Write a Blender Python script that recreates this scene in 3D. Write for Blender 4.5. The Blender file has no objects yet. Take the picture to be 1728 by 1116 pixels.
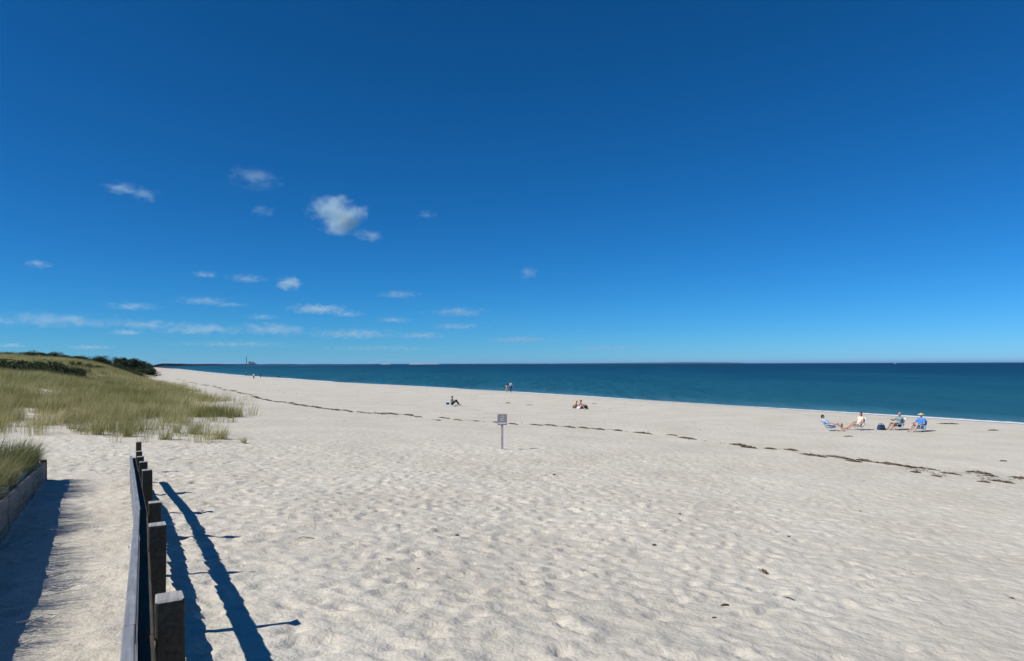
import bpy, bmesh, math, random
import numpy as np
from mathutils import Vector, Matrix

random.seed(7)
RNG = np.random.default_rng(11)
sc = bpy.context.scene
COL = sc.collection

# ------------------------------------------------------------------ camera
EYE = 4.8
ROLL = math.radians(0.18)
cam_d = bpy.data.cameras.new('camera')
cam_d.sensor_width = 36.0
cam_d.lens = 24.0
cam_d.shift_y = 0.0326
cam_d.clip_start = 0.05
cam_d.clip_end = 300000
cam = bpy.data.objects.new('camera', cam_d)
COL.objects.link(cam)
cam.location = (0, 0, EYE)
cam.rotation_euler = (math.pi / 2, ROLL, 0)
sc.camera = cam

# ------------------------------------------------------------------ sky, sun, exposure
SUN_EL = math.radians(43)
SUN_AZ = Vector((-0.900, -0.436))            # towards the sun, on the ground plane
w = bpy.data.worlds.new('World')
sc.world = w
w.use_nodes = True
nt = w.node_tree
nt.nodes.clear()
sky = nt.nodes.new('ShaderNodeTexSky')
sky.sky_type = 'NISHITA'
sky.sun_disc = False
sky.sun_elevation = SUN_EL
sky.sun_rotation = math.atan2(SUN_AZ.x, SUN_AZ.y)
sky.altitude = 0
sky.air_density = 0.75
sky.dust_density = 0.0
sky.ozone_density = 10.0
sep = nt.nodes.new('ShaderNodeSeparateColor')           # polarised, deep blue air: one grade for the whole sky
comb = nt.nodes.new('ShaderNodeCombineColor')
for ch, (pw_, k_) in enumerate(((1.7, 0.125), (1.1, 0.645), (1.1, 0.82))):
    pn = nt.nodes.new('ShaderNodeMath'); pn.operation = 'POWER'; pn.inputs[1].default_value = pw_
    mn = nt.nodes.new('ShaderNodeMath'); mn.operation = 'MULTIPLY'; mn.inputs[1].default_value = k_
    nt.links.new(sep.outputs[ch], pn.inputs[0]); nt.links.new(pn.outputs[0], mn.inputs[0]); nt.links.new(mn.outputs[0], comb.inputs[ch])
bg = nt.nodes.new('ShaderNodeBackground')
bg.inputs['Strength'].default_value = 0.094
out = nt.nodes.new('ShaderNodeOutputWorld')
nt.links.new(sky.outputs[0], sep.inputs[0])
nt.links.new(comb.outputs[0], bg.inputs[0])
nt.links.new(bg.outputs[0], out.inputs[0])

sd = bpy.data.lights.new('sun', 'SUN')
sd.energy = 5.0
sd.angle = math.radians(0.5)
sd.color = (1.0, 0.955, 0.89)
sun = bpy.data.objects.new('sun', sd)
COL.objects.link(sun)
to_sun = Vector((SUN_AZ.x * math.cos(SUN_EL), SUN_AZ.y * math.cos(SUN_EL), math.sin(SUN_EL)))
sun.rotation_euler = to_sun.to_track_quat('Z', 'Y').to_euler()
sun.location = (-30, -20, 40)

sc.view_settings.view_transform = 'Standard'
sc.view_settings.look = 'None'
sc.view_settings.gamma = 1.0
sc.view_settings.exposure = 0.1
sc.view_settings.use_curve_mapping = False
sc.cycles.use_denoising = True
sc.cycles.max_bounces = 6
sc.cycles.transparent_max_bounces = 12
sc.cycles.volume_bounces = 2

# ------------------------------------------------------------------ helpers
def tag(o, label=None, cat=None, group=None, kind=None):
    if label: o['label'] = label
    if cat: o['category'] = cat
    if group: o['group'] = group
    if kind: o['kind'] = kind
    return o

def link(name, mesh, mat=None, parent=None):
    o = bpy.data.objects.new(name, mesh)
    COL.objects.link(o)
    if mat is not None and mesh is not None and not mesh.materials:
        mesh.materials.append(mat)
    if parent is not None:
        o.parent = parent
    return o

def empty(name, loc=(0, 0, 0), rz=0.0):
    o = bpy.data.objects.new(name, None)
    COL.objects.link(o)
    o.location = loc
    o.rotation_euler = (0, 0, rz)
    o.empty_display_size = 0.2
    return o

def mesh_arrays(name, verts, faces, smooth=False):
    """verts (n,3), faces (m,k) numpy arrays, k = 3 or 4"""
    me = bpy.data.meshes.new(name)
    verts = np.asarray(verts, dtype=np.float32)
    faces = np.asarray(faces, dtype=np.int32)
    n, k = faces.shape
    me.vertices.add(len(verts))
    me.vertices.foreach_set('co', verts.ravel())
    me.loops.add(n * k)
    me.loops.foreach_set('vertex_index', faces.ravel())
    me.polygons.add(n)
    me.polygons.foreach_set('loop_start', np.arange(0, n * k, k, dtype=np.int32))
    me.polygons.foreach_set('loop_total', np.full(n, k, dtype=np.int32))
    if smooth:
        me.polygons.foreach_set('use_smooth', np.ones(n, dtype=bool))
    me.update(calc_edges=True)
    return me

def bm_mesh(bm, name, smooth=False):
    me = bpy.data.meshes.new(name)
    bm.normal_update()
    bm.to_mesh(me)
    bm.free()
    if smooth:
        for p in me.polygons:
            p.use_smooth = True
    return me

def bm_box(bm, center, size, rot=None, bevel=0.0, jitter=0.0):
    r = bmesh.ops.create_cube(bm, size=1.0)
    vs = r['verts']
    M = Matrix.Translation(center) @ (rot.to_4x4() if rot else Matrix.Identity(4)) @ Matrix.Diagonal((*size, 1))
    for v in vs:
        v.co = M @ v.co
        if jitter:
            v.co += Vector((random.uniform(-jitter, jitter) for _ in range(3)))
    if bevel:
        es = list({e for v in vs for e in v.link_edges})
        bmesh.ops.bevel(bm, geom=es, offset=bevel, segments=2, affect='EDGES', profile=0.6)
    return bm

def bm_capsule(bm, p0, p1, r0, r1, seg=10, rings=4):
    p0, p1 = Vector(p0), Vector(p1)
    ax = p1 - p0
    L = ax.length
    ax = ax / L if L > 1e-6 else Vector((0, 0, 1))
    q = ax.to_track_quat('Z', 'Y')
    prof = []
    for i in range(rings + 1):
        a = -math.pi / 2 + (math.pi / 2) * i / rings
        prof.append((r0 * math.cos(a), r0 * math.sin(a)))
    for i in range(rings + 1):
        a = (math.pi / 2) * i / rings
        prof.append((r1 * math.cos(a), L + r1 * math.sin(a)))
    loops = []
    for r, z in prof:
        loop = []
        for s in range(seg):
            t = 2 * math.pi * s / seg
            rr = max(r, 1e-5)
            loop.append(bm.verts.new(p0 + q @ Vector((rr * math.cos(t), rr * math.sin(t), z))))
        loops.append(loop)
    for a, b in zip(loops[:-1], loops[1:]):
        for s in range(seg):
            bm.faces.new((a[s], a[(s + 1) % seg], b[(s + 1) % seg], b[s]))
    bm.faces.new(list(reversed(loops[0])))
    bm.faces.new(loops[-1])

def bm_ellipsoid(bm, c, radii, rot=None, sub=2):
    r = bmesh.ops.create_icosphere(bm, subdivisions=sub, radius=1.0)
    M = Matrix.Translation(c) @ (rot.to_4x4() if rot else Matrix.Identity(4)) @ Matrix.Diagonal((*radii, 1))
    for v in r['verts']:
        v.co = M @ v.co

def bm_tube(bm, pts, r, seg=8):
    pts = [Vector(p) for p in pts]
    loops = []
    for i, p in enumerate(pts):
        d = (pts[min(i + 1, len(pts) - 1)] - pts[max(i - 1, 0)]).normalized()
        q = d.to_track_quat('Z', 'Y')
        loops.append([bm.verts.new(p + q @ Vector((r * math.cos(2 * math.pi * s / seg), r * math.sin(2 * math.pi * s / seg), 0))) for s in range(seg)])
    for a, b in zip(loops[:-1], loops[1:]):
        for s in range(seg):
            bm.faces.new((a[s], a[(s + 1) % seg], b[(s + 1) % seg], b[s]))
    bm.faces.new(list(reversed(loops[0])))
    bm.faces.new(loops[-1])

def remeshed(bm, name, voxel, smooth_it=3):
    me = bm_mesh(bm, name + '_raw')
    o = bpy.data.objects.new(name + '_raw', me)
    COL.objects.link(o)
    m = o.modifiers.new('remesh', 'REMESH')
    m.mode = 'VOXEL'
    m.voxel_size = voxel
    if smooth_it:
        s = o.modifiers.new('smooth', 'SMOOTH')
        s.factor = 0.5
        s.iterations = smooth_it
    dg = bpy.context.evaluated_depsgraph_get()
    res = bpy.data.meshes.new_from_object(o.evaluated_get(dg))
    res.name = name
    for p in res.polygons:
        p.use_smooth = True
    bpy.data.objects.remove(o)
    bpy.data.meshes.remove(me)
    return res

# numpy value noise
def _hash(ix, iy, seed):
    h = (ix.astype(np.int64) * 374761393 + iy.astype(np.int64) * 668265263 + seed * 1442695041) & 0xFFFFFFFF
    h = ((h ^ (h >> 13)) * 1274126177) & 0xFFFFFFFF
    h = (h ^ (h >> 16)) & 0xFFFFFFFF
    return h.astype(np.float64) / 0xFFFFFFFF

def vnoise(x, y, seed=0):
    x = np.asarray(x, dtype=np.float64); y = np.asarray(y, dtype=np.float64)
    ix = np.floor(x); iy = np.floor(y)
    fx = x - ix; fy = y - iy
    fx = fx * fx * fx * (fx * (fx * 6 - 15) + 10); fy = fy * fy * fy * (fy * (fy * 6 - 15) + 10)
    a = _hash(ix, iy, seed); b = _hash(ix + 1, iy, seed)
    c = _hash(ix, iy + 1, seed); d = _hash(ix + 1, iy + 1, seed)
    return (a * (1 - fx) + b * fx) * (1 - fy) + (c * (1 - fx) + d * fx) * fy - 0.5

def fbm(x, y, seed=0, octaves=4, gain=0.5):
    t = 0; amp = 1
    for k in range(octaves):
        t = t + amp * vnoise(x * 2 ** k + 13.7 * k, y * 2 ** k - 7.3 * k, seed + k)
        amp *= gain
    return t

def sstep(a, b, x):
    t = np.clip((np.asarray(x, dtype=np.float64) - a) / (b - a), 0, 1)
    return t * t * (3 - 2 * t)

# ------------------------------------------------------------------ materials
def new_mat(name):
    m = bpy.data.materials.new(name)
    m.use_nodes = True
    n = m.node_tree
    b = n.nodes['Principled BSDF']
    return m, n, b

def N(nt, typ, **kw):
    nd = nt.nodes.new(typ)
    for k, v in kw.items():
        if k.startswith('_'):
            setattr(nd, k[1:], v)
        else:
            nd.inputs[k.replace('__', ' ')].default_value = v
    return nd

def ramp(nt, stops, fac=None, interp='LINEAR'):
    r = nt.nodes.new('ShaderNodeValToRGB')
    r.color_ramp.interpolation = interp
    els = r.color_ramp.elements
    while len(els) > 1:
        els.remove(els[-1])
    els[0].position = stops[0][0]
    els[0].color = (*stops[0][1], 1)
    for p, c in stops[1:]:
        e = els.new(p)
        e.color = (*c, 1)
    if fac is not None:
        nt.links.new(fac, r.inputs[0])
    return r

def simple_mat(name, col, rough=0.7, noise=0.15, scale=30.0, bump=0.0, spec=0.3, stretch=None, coord='Object'):
    m, n, b = new_mat(name)
    tc = n.nodes.new('ShaderNodeTexCoord')
    src = tc.outputs[coord]
    if stretch:
        mp = n.nodes.new('ShaderNodeMapping')
        mp.inputs['Scale'].default_value = stretch
        n.links.new(src, mp.inputs[0])
        src = mp.outputs[0]
    nz = N(n, 'ShaderNodeTexNoise', Scale=scale, Detail=5.0, Roughness=0.6)
    n.links.new(src, nz.inputs['Vector'])
    lo = tuple(c * (1 - noise) for c in col); hi = tuple(min(1, c * (1 + noise)) for c in col)
    r = ramp(n, [(0.3, lo), (0.7, hi)], nz.outputs['Fac'])
    n.links.new(r.outputs[0], b.inputs['Base Color'])
    b.inputs['Roughness'].default_value = rough
    b.inputs['Specular IOR Level'].default_value = spec
    if bump:
        bp = N(n, 'ShaderNodeBump', Strength=bump, Distance=0.01)
        n.links.new(nz.outputs['Fac'], bp.inputs['Height'])
        n.links.new(bp.outputs[0], b.inputs['Normal'])
    return m

def sand_mat():
    m, n, b = new_mat('pale_sand')
    L = n.links.new
    geo = n.nodes.new('ShaderNodeNewGeometry')
    pos = geo.outputs['Position']
    n1 = N(n, 'ShaderNodeTexNoise', Scale=0.35, Detail=6.0, Roughness=0.6)
    n2 = N(n, 'ShaderNodeTexNoise', Scale=140.0, Detail=3.0, Roughness=0.7)
    n3 = N(n, 'ShaderNodeTexNoise', Scale=3.2, Detail=4.0, Roughness=0.6)
    n4 = N(n, 'ShaderNodeTexNoise', Scale=22.0, Detail=5.0, Roughness=0.65)
    for q in (n1, n2, n3, n4):
        L(pos, q.inputs['Vector'])
    base = ramp(n, [(0.3, (0.525, 0.484, 0.402)), (0.55, (0.585, 0.547, 0.462)), (0.75, (0.615, 0.582, 0.502))], n1.outputs['Fac'])
    fine = ramp(n, [(0.28, (0.60, 0.57, 0.53)), (0.42, (0.95, 0.94, 0.93)), (0.65, (1.04, 1.04, 1.04))], n2.outputs['Fac'])
    mul = n.nodes.new('ShaderNodeMix'); mul.data_type = 'RGBA'; mul.blend_type = 'MULTIPLY'; mul.inputs[0].default_value = 0.8
    L(base.outputs[0], mul.inputs[6]); L(fine.outputs[0], mul.inputs[7])
    mid = ramp(n, [(0.30, (0.90, 0.90, 0.90)), (0.6, (1.0, 1.0, 1.0))], n3.outputs['Fac'])
    mul2 = n.nodes.new('ShaderNodeMix'); mul2.data_type = 'RGBA'; mul2.blend_type = 'MULTIPLY'; mul2.inputs[0].default_value = 0.6
    L(mul.outputs[2], mul2.inputs[6]); L(mid.outputs[0], mul2.inputs[7])
    # damp sand just above the water line
    sep = n.nodes.new('ShaderNodeSeparateXYZ'); L(pos, sep.inputs[0])
    add = N(n, 'ShaderNodeMath', _operation='MULTIPLY_ADD'); L(n1.outputs['Fac'], add.inputs[0]); add.inputs[1].default_value = 0.35
    L(sep.outputs['Z'], add.inputs[2])
    wet = ramp(n, [(0.0, (0, 0, 0)), (0.18, (0.15, 0.15, 0.15)), (0.30, (0.7, 0.7, 0.7)), (0.48, (0.88, 0.88, 0.88)), (0.66, (1, 1, 1))], add.outputs[0])
    mixw = n.nodes.new('ShaderNodeMix'); mixw.data_type = 'RGBA'
    L(wet.outputs[0], mixw.inputs[0])
    dk = n.nodes.new('ShaderNodeMix'); dk.data_type = 'RGBA'; dk.blend_type = 'MULTIPLY'; dk.inputs[0].default_value = 1.0
    L(mul2.outputs[2], dk.inputs[6]); dk.inputs[7].default_value = (0.68, 0.64, 0.59, 1)
    L(dk.outputs[2], mixw.inputs[6]); L(mul2.outputs[2], mixw.inputs[7])
    L(mixw.outputs[2], b.inputs['Base Color'])
    b.inputs['Roughness'].default_value = 0.9
    b.inputs['Specular IOR Level'].default_value = 0.15
    b1 = N(n, 'ShaderNodeBump', Strength=0.42, Distance=0.16); L(n3.outputs['Fac'], b1.inputs['Height'])
    b2 = N(n, 'ShaderNodeBump', Strength=0.32, Distance=0.02); L(n4.outputs['Fac'], b2.inputs['Height']); L(b1.outputs[0], b2.inputs['Normal'])
    b3 = N(n, 'ShaderNodeBump', Strength=0.35, Distance=0.004); L(n2.outputs['Fac'], b3.inputs['Height']); L(b2.outputs[0], b3.inputs['Normal'])
    L(b3.outputs[0], b.inputs['Normal'])
    return m

def sea_mat():
    m, n, b = new_mat('sea_water')
    L = n.links.new
    at = n.nodes.new('ShaderNodeAttribute'); at.attribute_name = 'offshore'
    geo = n.nodes.new('ShaderNodeNewGeometry')
    nb = N(n, 'ShaderNodeTexNoise', Scale=0.012, Detail=5.0, Roughness=0.6)
    mpb = n.nodes.new('ShaderNodeMapping'); mpb.inputs['Rotation'].default_value = (0, 0, math.radians(32)); mpb.inputs['Scale'].default_value = (2.2, 0.5, 1)
    L(geo.outputs['Position'], mpb.inputs[0]); L(mpb.outputs[0], nb.inputs['Vector'])
    lg = N(n, 'ShaderNodeMath', _operation='LOGARITHM'); lg.inputs[1].default_value = 10.0
    mx = N(n, 'ShaderNodeMath', _operation='MAXIMUM'); L(at.outputs['Fac'], mx.inputs[0]); mx.inputs[1].default_value = 1.0
    L(mx.outputs[0], lg.inputs[0])
    sc_ = N(n, 'ShaderNodeMath', _operation='MULTIPLY_ADD'); L(lg.outputs[0], sc_.inputs[0]); sc_.inputs[1].default_value = 0.2
    off = N(n, 'ShaderNodeMath', _operation='MULTIPLY_ADD'); L(nb.outputs['Fac'], off.inputs[0]); off.inputs[1].default_value = 0.30; off.inputs[2].default_value = -0.15
    L(off.outputs[0], sc_.inputs[2])
    # log10(m)*0.2 : 1 m 0, 10 m .2, 100 m .4, 1 km .6, 10 km .8
    r = ramp(n, [(0.0, (0.10, 0.20, 0.22)), (0.10, (0.05, 0.15, 0.19)), (0.22, (0.015, 0.094, 0.128)), (0.38, (0.007, 0.072, 0.108)),
                 (0.46, (0.004, 0.050, 0.086)), (0.56, (0.002, 0.026, 0.052)), (0.66, (0.001, 0.011, 0.030)), (1.0, (0.002, 0.012, 0.035))], sc_.outputs[0])
    L(r.outputs[0], b.inputs['Base Color'])
    b.inputs['Roughness'].default_value = 0.35
    b.inputs['IOR'].default_value = 1.33
    b.inputs['Specular IOR Level'].default_value = 0.06
    mp = n.nodes.new('ShaderNodeMapping'); mp.inputs['Rotation'].default_value = (0, 0, math.radians(32)); mp.inputs['Scale'].default_value = (1.0, 0.28, 1)
    L(geo.outputs['Position'], mp.inputs[0])
    w1 = N(n, 'ShaderNodeTexNoise', Scale=0.5, Detail=6.0, Roughness=0.62); L(mp.outputs[0], w1.inputs['Vector'])
    w2 = N(n, 'ShaderNodeTexNoise', Scale=0.06, Detail=3.0, Roughness=0.5); L(mp.outputs[0], w2.inputs['Vector'])
    b1 = N(n, 'ShaderNodeBump', Strength=1.0, Distance=4.0); L(w2.outputs['Fac'], b1.inputs['Height'])
    b2 = N(n, 'ShaderNodeBump', Strength=1.0, Distance=0.9); L(w1.outputs['Fac'], b2.inputs['Height']); L(b1.outputs[0], b2.inputs['Normal'])
    L(b2.outputs[0], b.inputs['Normal'])
    return m

def foam_mat():
    m, n, b = new_mat('swash_foam')
    L = n.links.new
    geo = n.nodes.new('ShaderNodeNewGeometry')
    nz = N(n, 'ShaderNodeTexNoise', Scale=1.3, Detail=6.0, Roughness=0.65); L(geo.outputs['Position'], nz.inputs['Vector'])
    at = n.nodes.new('ShaderNodeAttribute'); at.attribute_name = 'edge'
    mm = N(n, 'ShaderNodeMath', _operation='MULTIPLY_ADD'); L(nz.outputs['Fac'], mm.inputs[0]); mm.inputs[1].default_value = 0.9; L(at.outputs['Fac'], mm.inputs[2])
    r = ramp(n, [(0.54, (0, 0, 0)), (0.80, (1, 1, 1))], mm.outputs[0])
    L(r.outputs[0], b.inputs['Alpha'])
    b.inputs['Base Color'].default_value = (0.76, 0.79, 0.80, 1)
    b.inputs['Roughness'].default_value = 0.6
    return m

def grass_mat(name, c_lo, c_mid, c_hi, scale=0.25):
    m, n, b = new_mat(name)
    L = n.links.new
    geo = n.nodes.new('ShaderNodeNewGeometry')
    at = n.nodes.new('ShaderNodeAttribute'); at.attribute_name = 'tint'
    nz = N(n, 'ShaderNodeTexNoise', Scale=scale, Detail=4.0, Roughness=0.6); L(geo.outputs['Position'], nz.inputs['Vector'])
    nz2 = N(n, 'ShaderNodeMath', _operation='MULTIPLY_ADD'); L(nz.outputs['Fac'], nz2.inputs[0]); nz2.inputs[1].default_value = 1.9; nz2.inputs[2].default_value = -0.45
    mm = N(n, 'ShaderNodeMath', _operation='ADD'); L(nz2.outputs[0], mm.inputs[0]); L(at.outputs['Fac'], mm.inputs[1])
    r = ramp(n, [(0.42, c_lo), (0.76, c_mid), (1.0, c_hi)], None)
    sc_ = N(n, 'ShaderNodeMath', _operation='MULTIPLY'); L(mm.outputs[0], sc_.inputs[0]); sc_.inputs[1].default_value = 0.8
    L(sc_.outputs[0], r.inputs[0])
    L(r.outputs[0], b.inputs['Base Color'])
    b.inputs['Roughness'].default_value = 0.65
    b.inputs['Specular IOR Level'].default_value = 0.2
    tr = n.nodes.new('ShaderNodeBsdfTranslucent'); L(r.outputs[0], tr.inputs['Color'])
    ms = n.nodes.new('ShaderNodeMixShader'); ms.inputs[0].default_value = 0.3
    o = n.nodes['Material Output']
    L(b.outputs[0], ms.inputs[1]); L(tr.outputs[0], ms.inputs[2]); L(ms.outputs[0], o.inputs['Surface'])
    return m

def wood_mat(name, col, dark):
    m, n, b = new_mat(name)
    L = n.links.new
    tc = n.nodes.new('ShaderNodeTexCoord')
    mp = n.nodes.new('ShaderNodeMapping'); mp.inputs['Scale'].default_value = (2.0, 30.0, 30.0)
    L(tc.outputs['Object'], mp.inputs[0])
    nz = N(n, 'ShaderNodeTexNoise', Scale=1.2, Detail=7.0, Roughness=0.65); L(mp.outputs[0], nz.inputs['Vector'])
    n2 = N(n, 'ShaderNodeTexNoise', Scale=3.0, Detail=4.0, Roughness=0.6); L(tc.outputs['Object'], n2.inputs['Vector'])
    r = ramp(n, [(0.3, dark), (0.55, col), (0.75, tuple(min(1, c * 1.2) for c in col))], nz.outputs['Fac'])
    r2 = ramp(n, [(0.35, (0.75, 0.75, 0.75)), (0.6, (1, 1, 1))], n2.outputs['Fac'])
    mul = n.nodes.new('ShaderNodeMix'); mul.data_type = 'RGBA'; mul.blend_type = 'MULTIPLY'; mul.inputs[0].default_value = 0.8
    L(r.outputs[0], mul.inputs[6]); L(r2.outputs[0], mul.inputs[7])
    L(mul.outputs[2], b.inputs['Base Color'])
    b.inputs['Roughness'].default_value = 0.85
    b.inputs['Specular IOR Level'].default_value = 0.15
    bp = N(n, 'ShaderNodeBump', Strength=0.5, Distance=0.004); L(nz.outputs['Fac'], bp.inputs['Height']); L(bp.outputs[0], b.inputs['Normal'])
    return m

M = {}
M['sand'] = sand_mat()
M['sea'] = sea_mat()
M['foam'] = foam_mat()
M['grass'] = grass_mat('beach_grass_blades', (0.135, 0.145, 0.045), (0.31, 0.30, 0.115), (0.52, 0.46, 0.25))
M['bank_grass'] = grass_mat('green_grass_blades', (0.07, 0.09, 0.03), (0.15, 0.165, 0.06), (0.32, 0.29, 0.14), scale=0.8)
M['leaf'] = grass_mat('bayberry_leaves', (0.018, 0.030, 0.014), (0.035, 0.055, 0.022), (0.06, 0.08, 0.03), scale=0.4)
M['wood_grey'] = wood_mat('silvered_wood', (0.245, 0.265, 0.295), (0.165, 0.18, 0.20))
M['wood_post'] = wood_mat('weathered_post_wood', (0.085, 0.074, 0.054), (0.04, 0.034, 0.025))  # dark brown wood; the shade on the post sides is put into this colour
M['wood_end_lit'] = wood_mat('sunlit_end_grain', (0.36, 0.36, 0.35), (0.22, 0.22, 0.21))  # weathered end grain, with the sunlit look of the tops painted in
M['bark'] = simple_mat('shrub_bark', (0.07, 0.05, 0.04), 0.9, 0.3, 12)
M['panel'] = wood_mat('grey_wall_board', (0.23, 0.24, 0.25), (0.18, 0.188, 0.195))
M['steel'] = simple_mat('galvanised_steel', (0.45, 0.46, 0.47), 0.45, 0.1, 40)
M['weed'] = simple_mat('dry_eelgrass', (0.105, 0.078, 0.052), 0.9, 0.45, 14, coord='Object')
M['twig'] = simple_mat('driftwood_twig', (0.06, 0.045, 0.035), 0.9, 0.3, 30)
M['stone'] = simple_mat('dark_pebble', (0.07, 0.065, 0.06), 0.6, 0.3, 30)

# ------------------------------------------------------------------ the lie of the land
SHORE_Y = np.array([-400, -100, 0, 53, 84, 116, 150, 184, 228, 262, 300, 428, 813, 1500, 3000], float)
SHORE_X = np.array([325, 136, 73, 39.7, 20.2, 0, -23, -48.5, -74, -95.5, -119, -191, -398, -800, -1500], float)
_yy = np.linspace(-400, 3000, 3401)
_xx = np.interp(_yy, SHORE_Y, SHORE_X)
_k = np.hanning(41); _k /= _k.sum()
_xs = np.convolve(np.pad(_xx, 20, mode='edge'), _k, mode='valid')
_sl = np.gradient(_xs, _yy)

def shore_s(x, y):
    """metres inland of the water line (negative: out at sea)"""
    yc = np.clip(y, -395, 2995)
    return (np.interp(yc, _yy, _xs) - x) / np.sqrt(1 + np.interp(yc, _yy, _sl) ** 2)

PROF_S = np.array([-4000, -60, -20, -3, 0, 5, 9, 18, 28, 36, 46, 61, 75, 95, 140, 4000], float)
PROF_Z = np.array([-8, -3.0, -1.2, -0.22, 0, 0.36, 0.46, 0.5, 0.62, 0.80, 1.14, 1.85, 2.3, 2.6, 3.0, 4.0], float)
TOE_Y = np.array([-100, 27, 89, 180, 300, 800, 3000], float)
TOE_S = np.array([57, 57, 52, 45, 38, 30, 30], float)

# retaining wall line: far end to near end
WALL_FAR = np.array([-11.2, 16.3]); WALL_NEAR = np.array([-2.69, 1.85])
WALL_DIR = (WALL_FAR - WALL_NEAR) / np.linalg.norm(WALL_FAR - WALL_NEAR)
WALL_LEN = float(np.linalg.norm(WALL_FAR - WALL_NEAR))
WALL_NL = np.array([-WALL_DIR[1], WALL_DIR[0]])      # to the left of the wall

def wall_coords(x, y):
    dx = x - WALL_NEAR[0]; dy = y - WALL_NEAR[1]
    return dx * WALL_DIR[0] + dy * WALL_DIR[1], dx * WALL_NL[0] + dy * WALL_NL[1]

def wall_step(al):
    return 0.74 - 0.0155 * np.clip(al, 0, 17)

def dune_h(x, y):
    s = shore_s(x, y)
    u = s - np.interp(y, TOE_Y, TOE_S)
    ya = y + 0.12 * (x + 30)
    fy = 0.52 * sstep(25, 50, ya) + 0.72 * sstep(72, 122, ya)
    n1 = fbm(x / 17, y / 24, 5, 3)
    n2 = fbm(x / 6, y / 7, 9, 3)
    h = sstep(-1, 13 + 5 * n1, u) * (3.0 + 1.0 * n1)
    h = h + sstep(10, 60, u) * 0.9
    return fy * np.maximum(h + 0.35 * n2 * sstep(0, 6, u), 0)

def height0(x, y):
    x = np.asarray(x, dtype=np.float64); y = np.asarray(y, dtype=np.float64)
    s = shore_s(x, y)
    z = np.interp(s, PROF_S, PROF_Z)
    z = z + 0.95 * np.exp(-((x + 1) ** 2 + (y - 1) ** 2) / (2 * 6.5 ** 2))
    z = z + 0.20 * np.exp(-((x + 7.5) ** 2 + (y - 13.5) ** 2) / (2 * 4.6 ** 2))
    z = z + sstep(4, 20, s) * (0.10 * fbm(x / 9, y / 9, 21, 3) * (1 - sstep(70, 160, np.hypot(x, y))) + 0.07 * fbm(x / 3.1, y / 3.1, 27, 2) * (1 - sstep(28, 60, np.hypot(x, y))))
    z = z + dune_h(x, y)
    al, lf = wall_coords(x, y)
    bank = wall_step(al) * sstep(-0.02, 0.05, lf) * (1 - sstep(WALL_LEN - 0.15, WALL_LEN + 0.55, al + 0.25 * np.clip(lf, 0, 2))) * (1 - sstep(3.0, 7.0, lf))
    bank = bank * (1 + 0.5 * fbm(x / 0.9, y / 0.9, 33, 2) * sstep(0.3, 1.2, lf))
    return z + bank

def axis(lo, a, b, hi, d, g):
    mid = np.arange(a, b + d / 2, d)
    left = []; p = a; st = d
    while p > lo:
        st *= g; p -= st; left.append(p)
    right = []; p = mid[-1]; st = d
    while p < hi:
        st *= g; p += st; right.append(p)
    return np.concatenate([np.array(left[::-1]), mid, np.array(right)])

GX = axis(-1300, -18, 17, 330, 0.062, 1.055)
GY = axis(-60, 2.2, 29.0, 1600, 0.062, 1.032)
XX, YY = np.meshgrid(GX, GY)
ZZ = height0(XX, YY)

# trodden sand: footprints and wind-blown lumps, real relief near the camera
def trodden(x, y):
    s = shore_s(x, y)
    heavy = 0.45 + 0.55 * (1 - sstep(-2.0, 9.0, x - 0.15 * y))
    fade = sstep(8, 20, s)
    al, lf = wall_coords(x, y)
    walk = sstep(-1.75, -1.4, lf) * (1 - sstep(-0.1, 0.05, lf)) * (1 - sstep(WALL_LEN - 1.5, WALL_LEN + 1.0, al))
    heavy = heavy * (1 - 0.65 * walk)
    a = fbm(x / 0.54, y / 0.54, 41, 3)
    b_ = fbm((x * 0.85 + y * 0.5) / 0.95, (-x * 0.5 + y * 0.85) / 0.30, 47, 3)
    a = -np.abs(a) * 1.6 + 0.35
    fade = fade * (1 - sstep(24, 42, y)) * (1 - sstep(17, 27, np.abs(x)))
    return fade * (heavy * 0.040 * a + (1.15 - heavy) * 0.030 * b_)

ZZ = ZZ + trodden(XX, YY)
n_steps = 11000
fx = RNG.uniform(-17.5, 16.5, n_steps); fy_ = RNG.uniform(2.3, 28.8, n_steps)
fang = RNG.normal(1.2, 0.9, n_steps); fl = RNG.uniform(0.09, 0.16, n_steps); fwid = RNG.uniform(0.055, 0.085, n_steps); fdp = RNG.uniform(0.005, 0.029, n_steps)
for i in range(n_steps):
    x0, y0 = fx[i], fy_[i]
    al, lf = wall_coords(x0, y0)
    if RNG.random() > 0.42 + 0.58 * (1 - float(sstep(-1.0, 8.0, x0 - 0.15 * y0))):
        continue
    if RNG.random() < 0.8 * float(sstep(14, 28, y0)):
        continue
    if -1.7 < lf < 0.4 and al < WALL_LEN and RNG.random() < 0.75:
        continue
    fdp[i] *= 0.75 + 0.55 * (1 - float(sstep(-1.0, 8.0, x0 - 0.15 * y0)))
    R = 0.42
    i0, i1 = np.searchsorted(GX, x0 - R), np.searchsorted(GX, x0 + R)
    j0, j1 = np.searchsorted(GY, y0 - R), np.searchsorted(GY, y0 + R)
    xx = XX[j0:j1, i0:i1] - x0; yy = YY[j0:j1, i0:i1] - y0
    c, s_ = math.cos(fang[i]), math.sin(fang[i])
    p = (xx * c + yy * s_) / fl[i]; q = (-xx * s_ + yy * c) / fwid[i]
    r2 = p * p + q * q
    ZZ[j0:j1, i0:i1] += fdp[i] * (-np.exp(-r2 * 0.9) + 0.42 * np.exp(-(np.sqrt(r2) - 1.75) ** 2 * 3.0))

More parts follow.
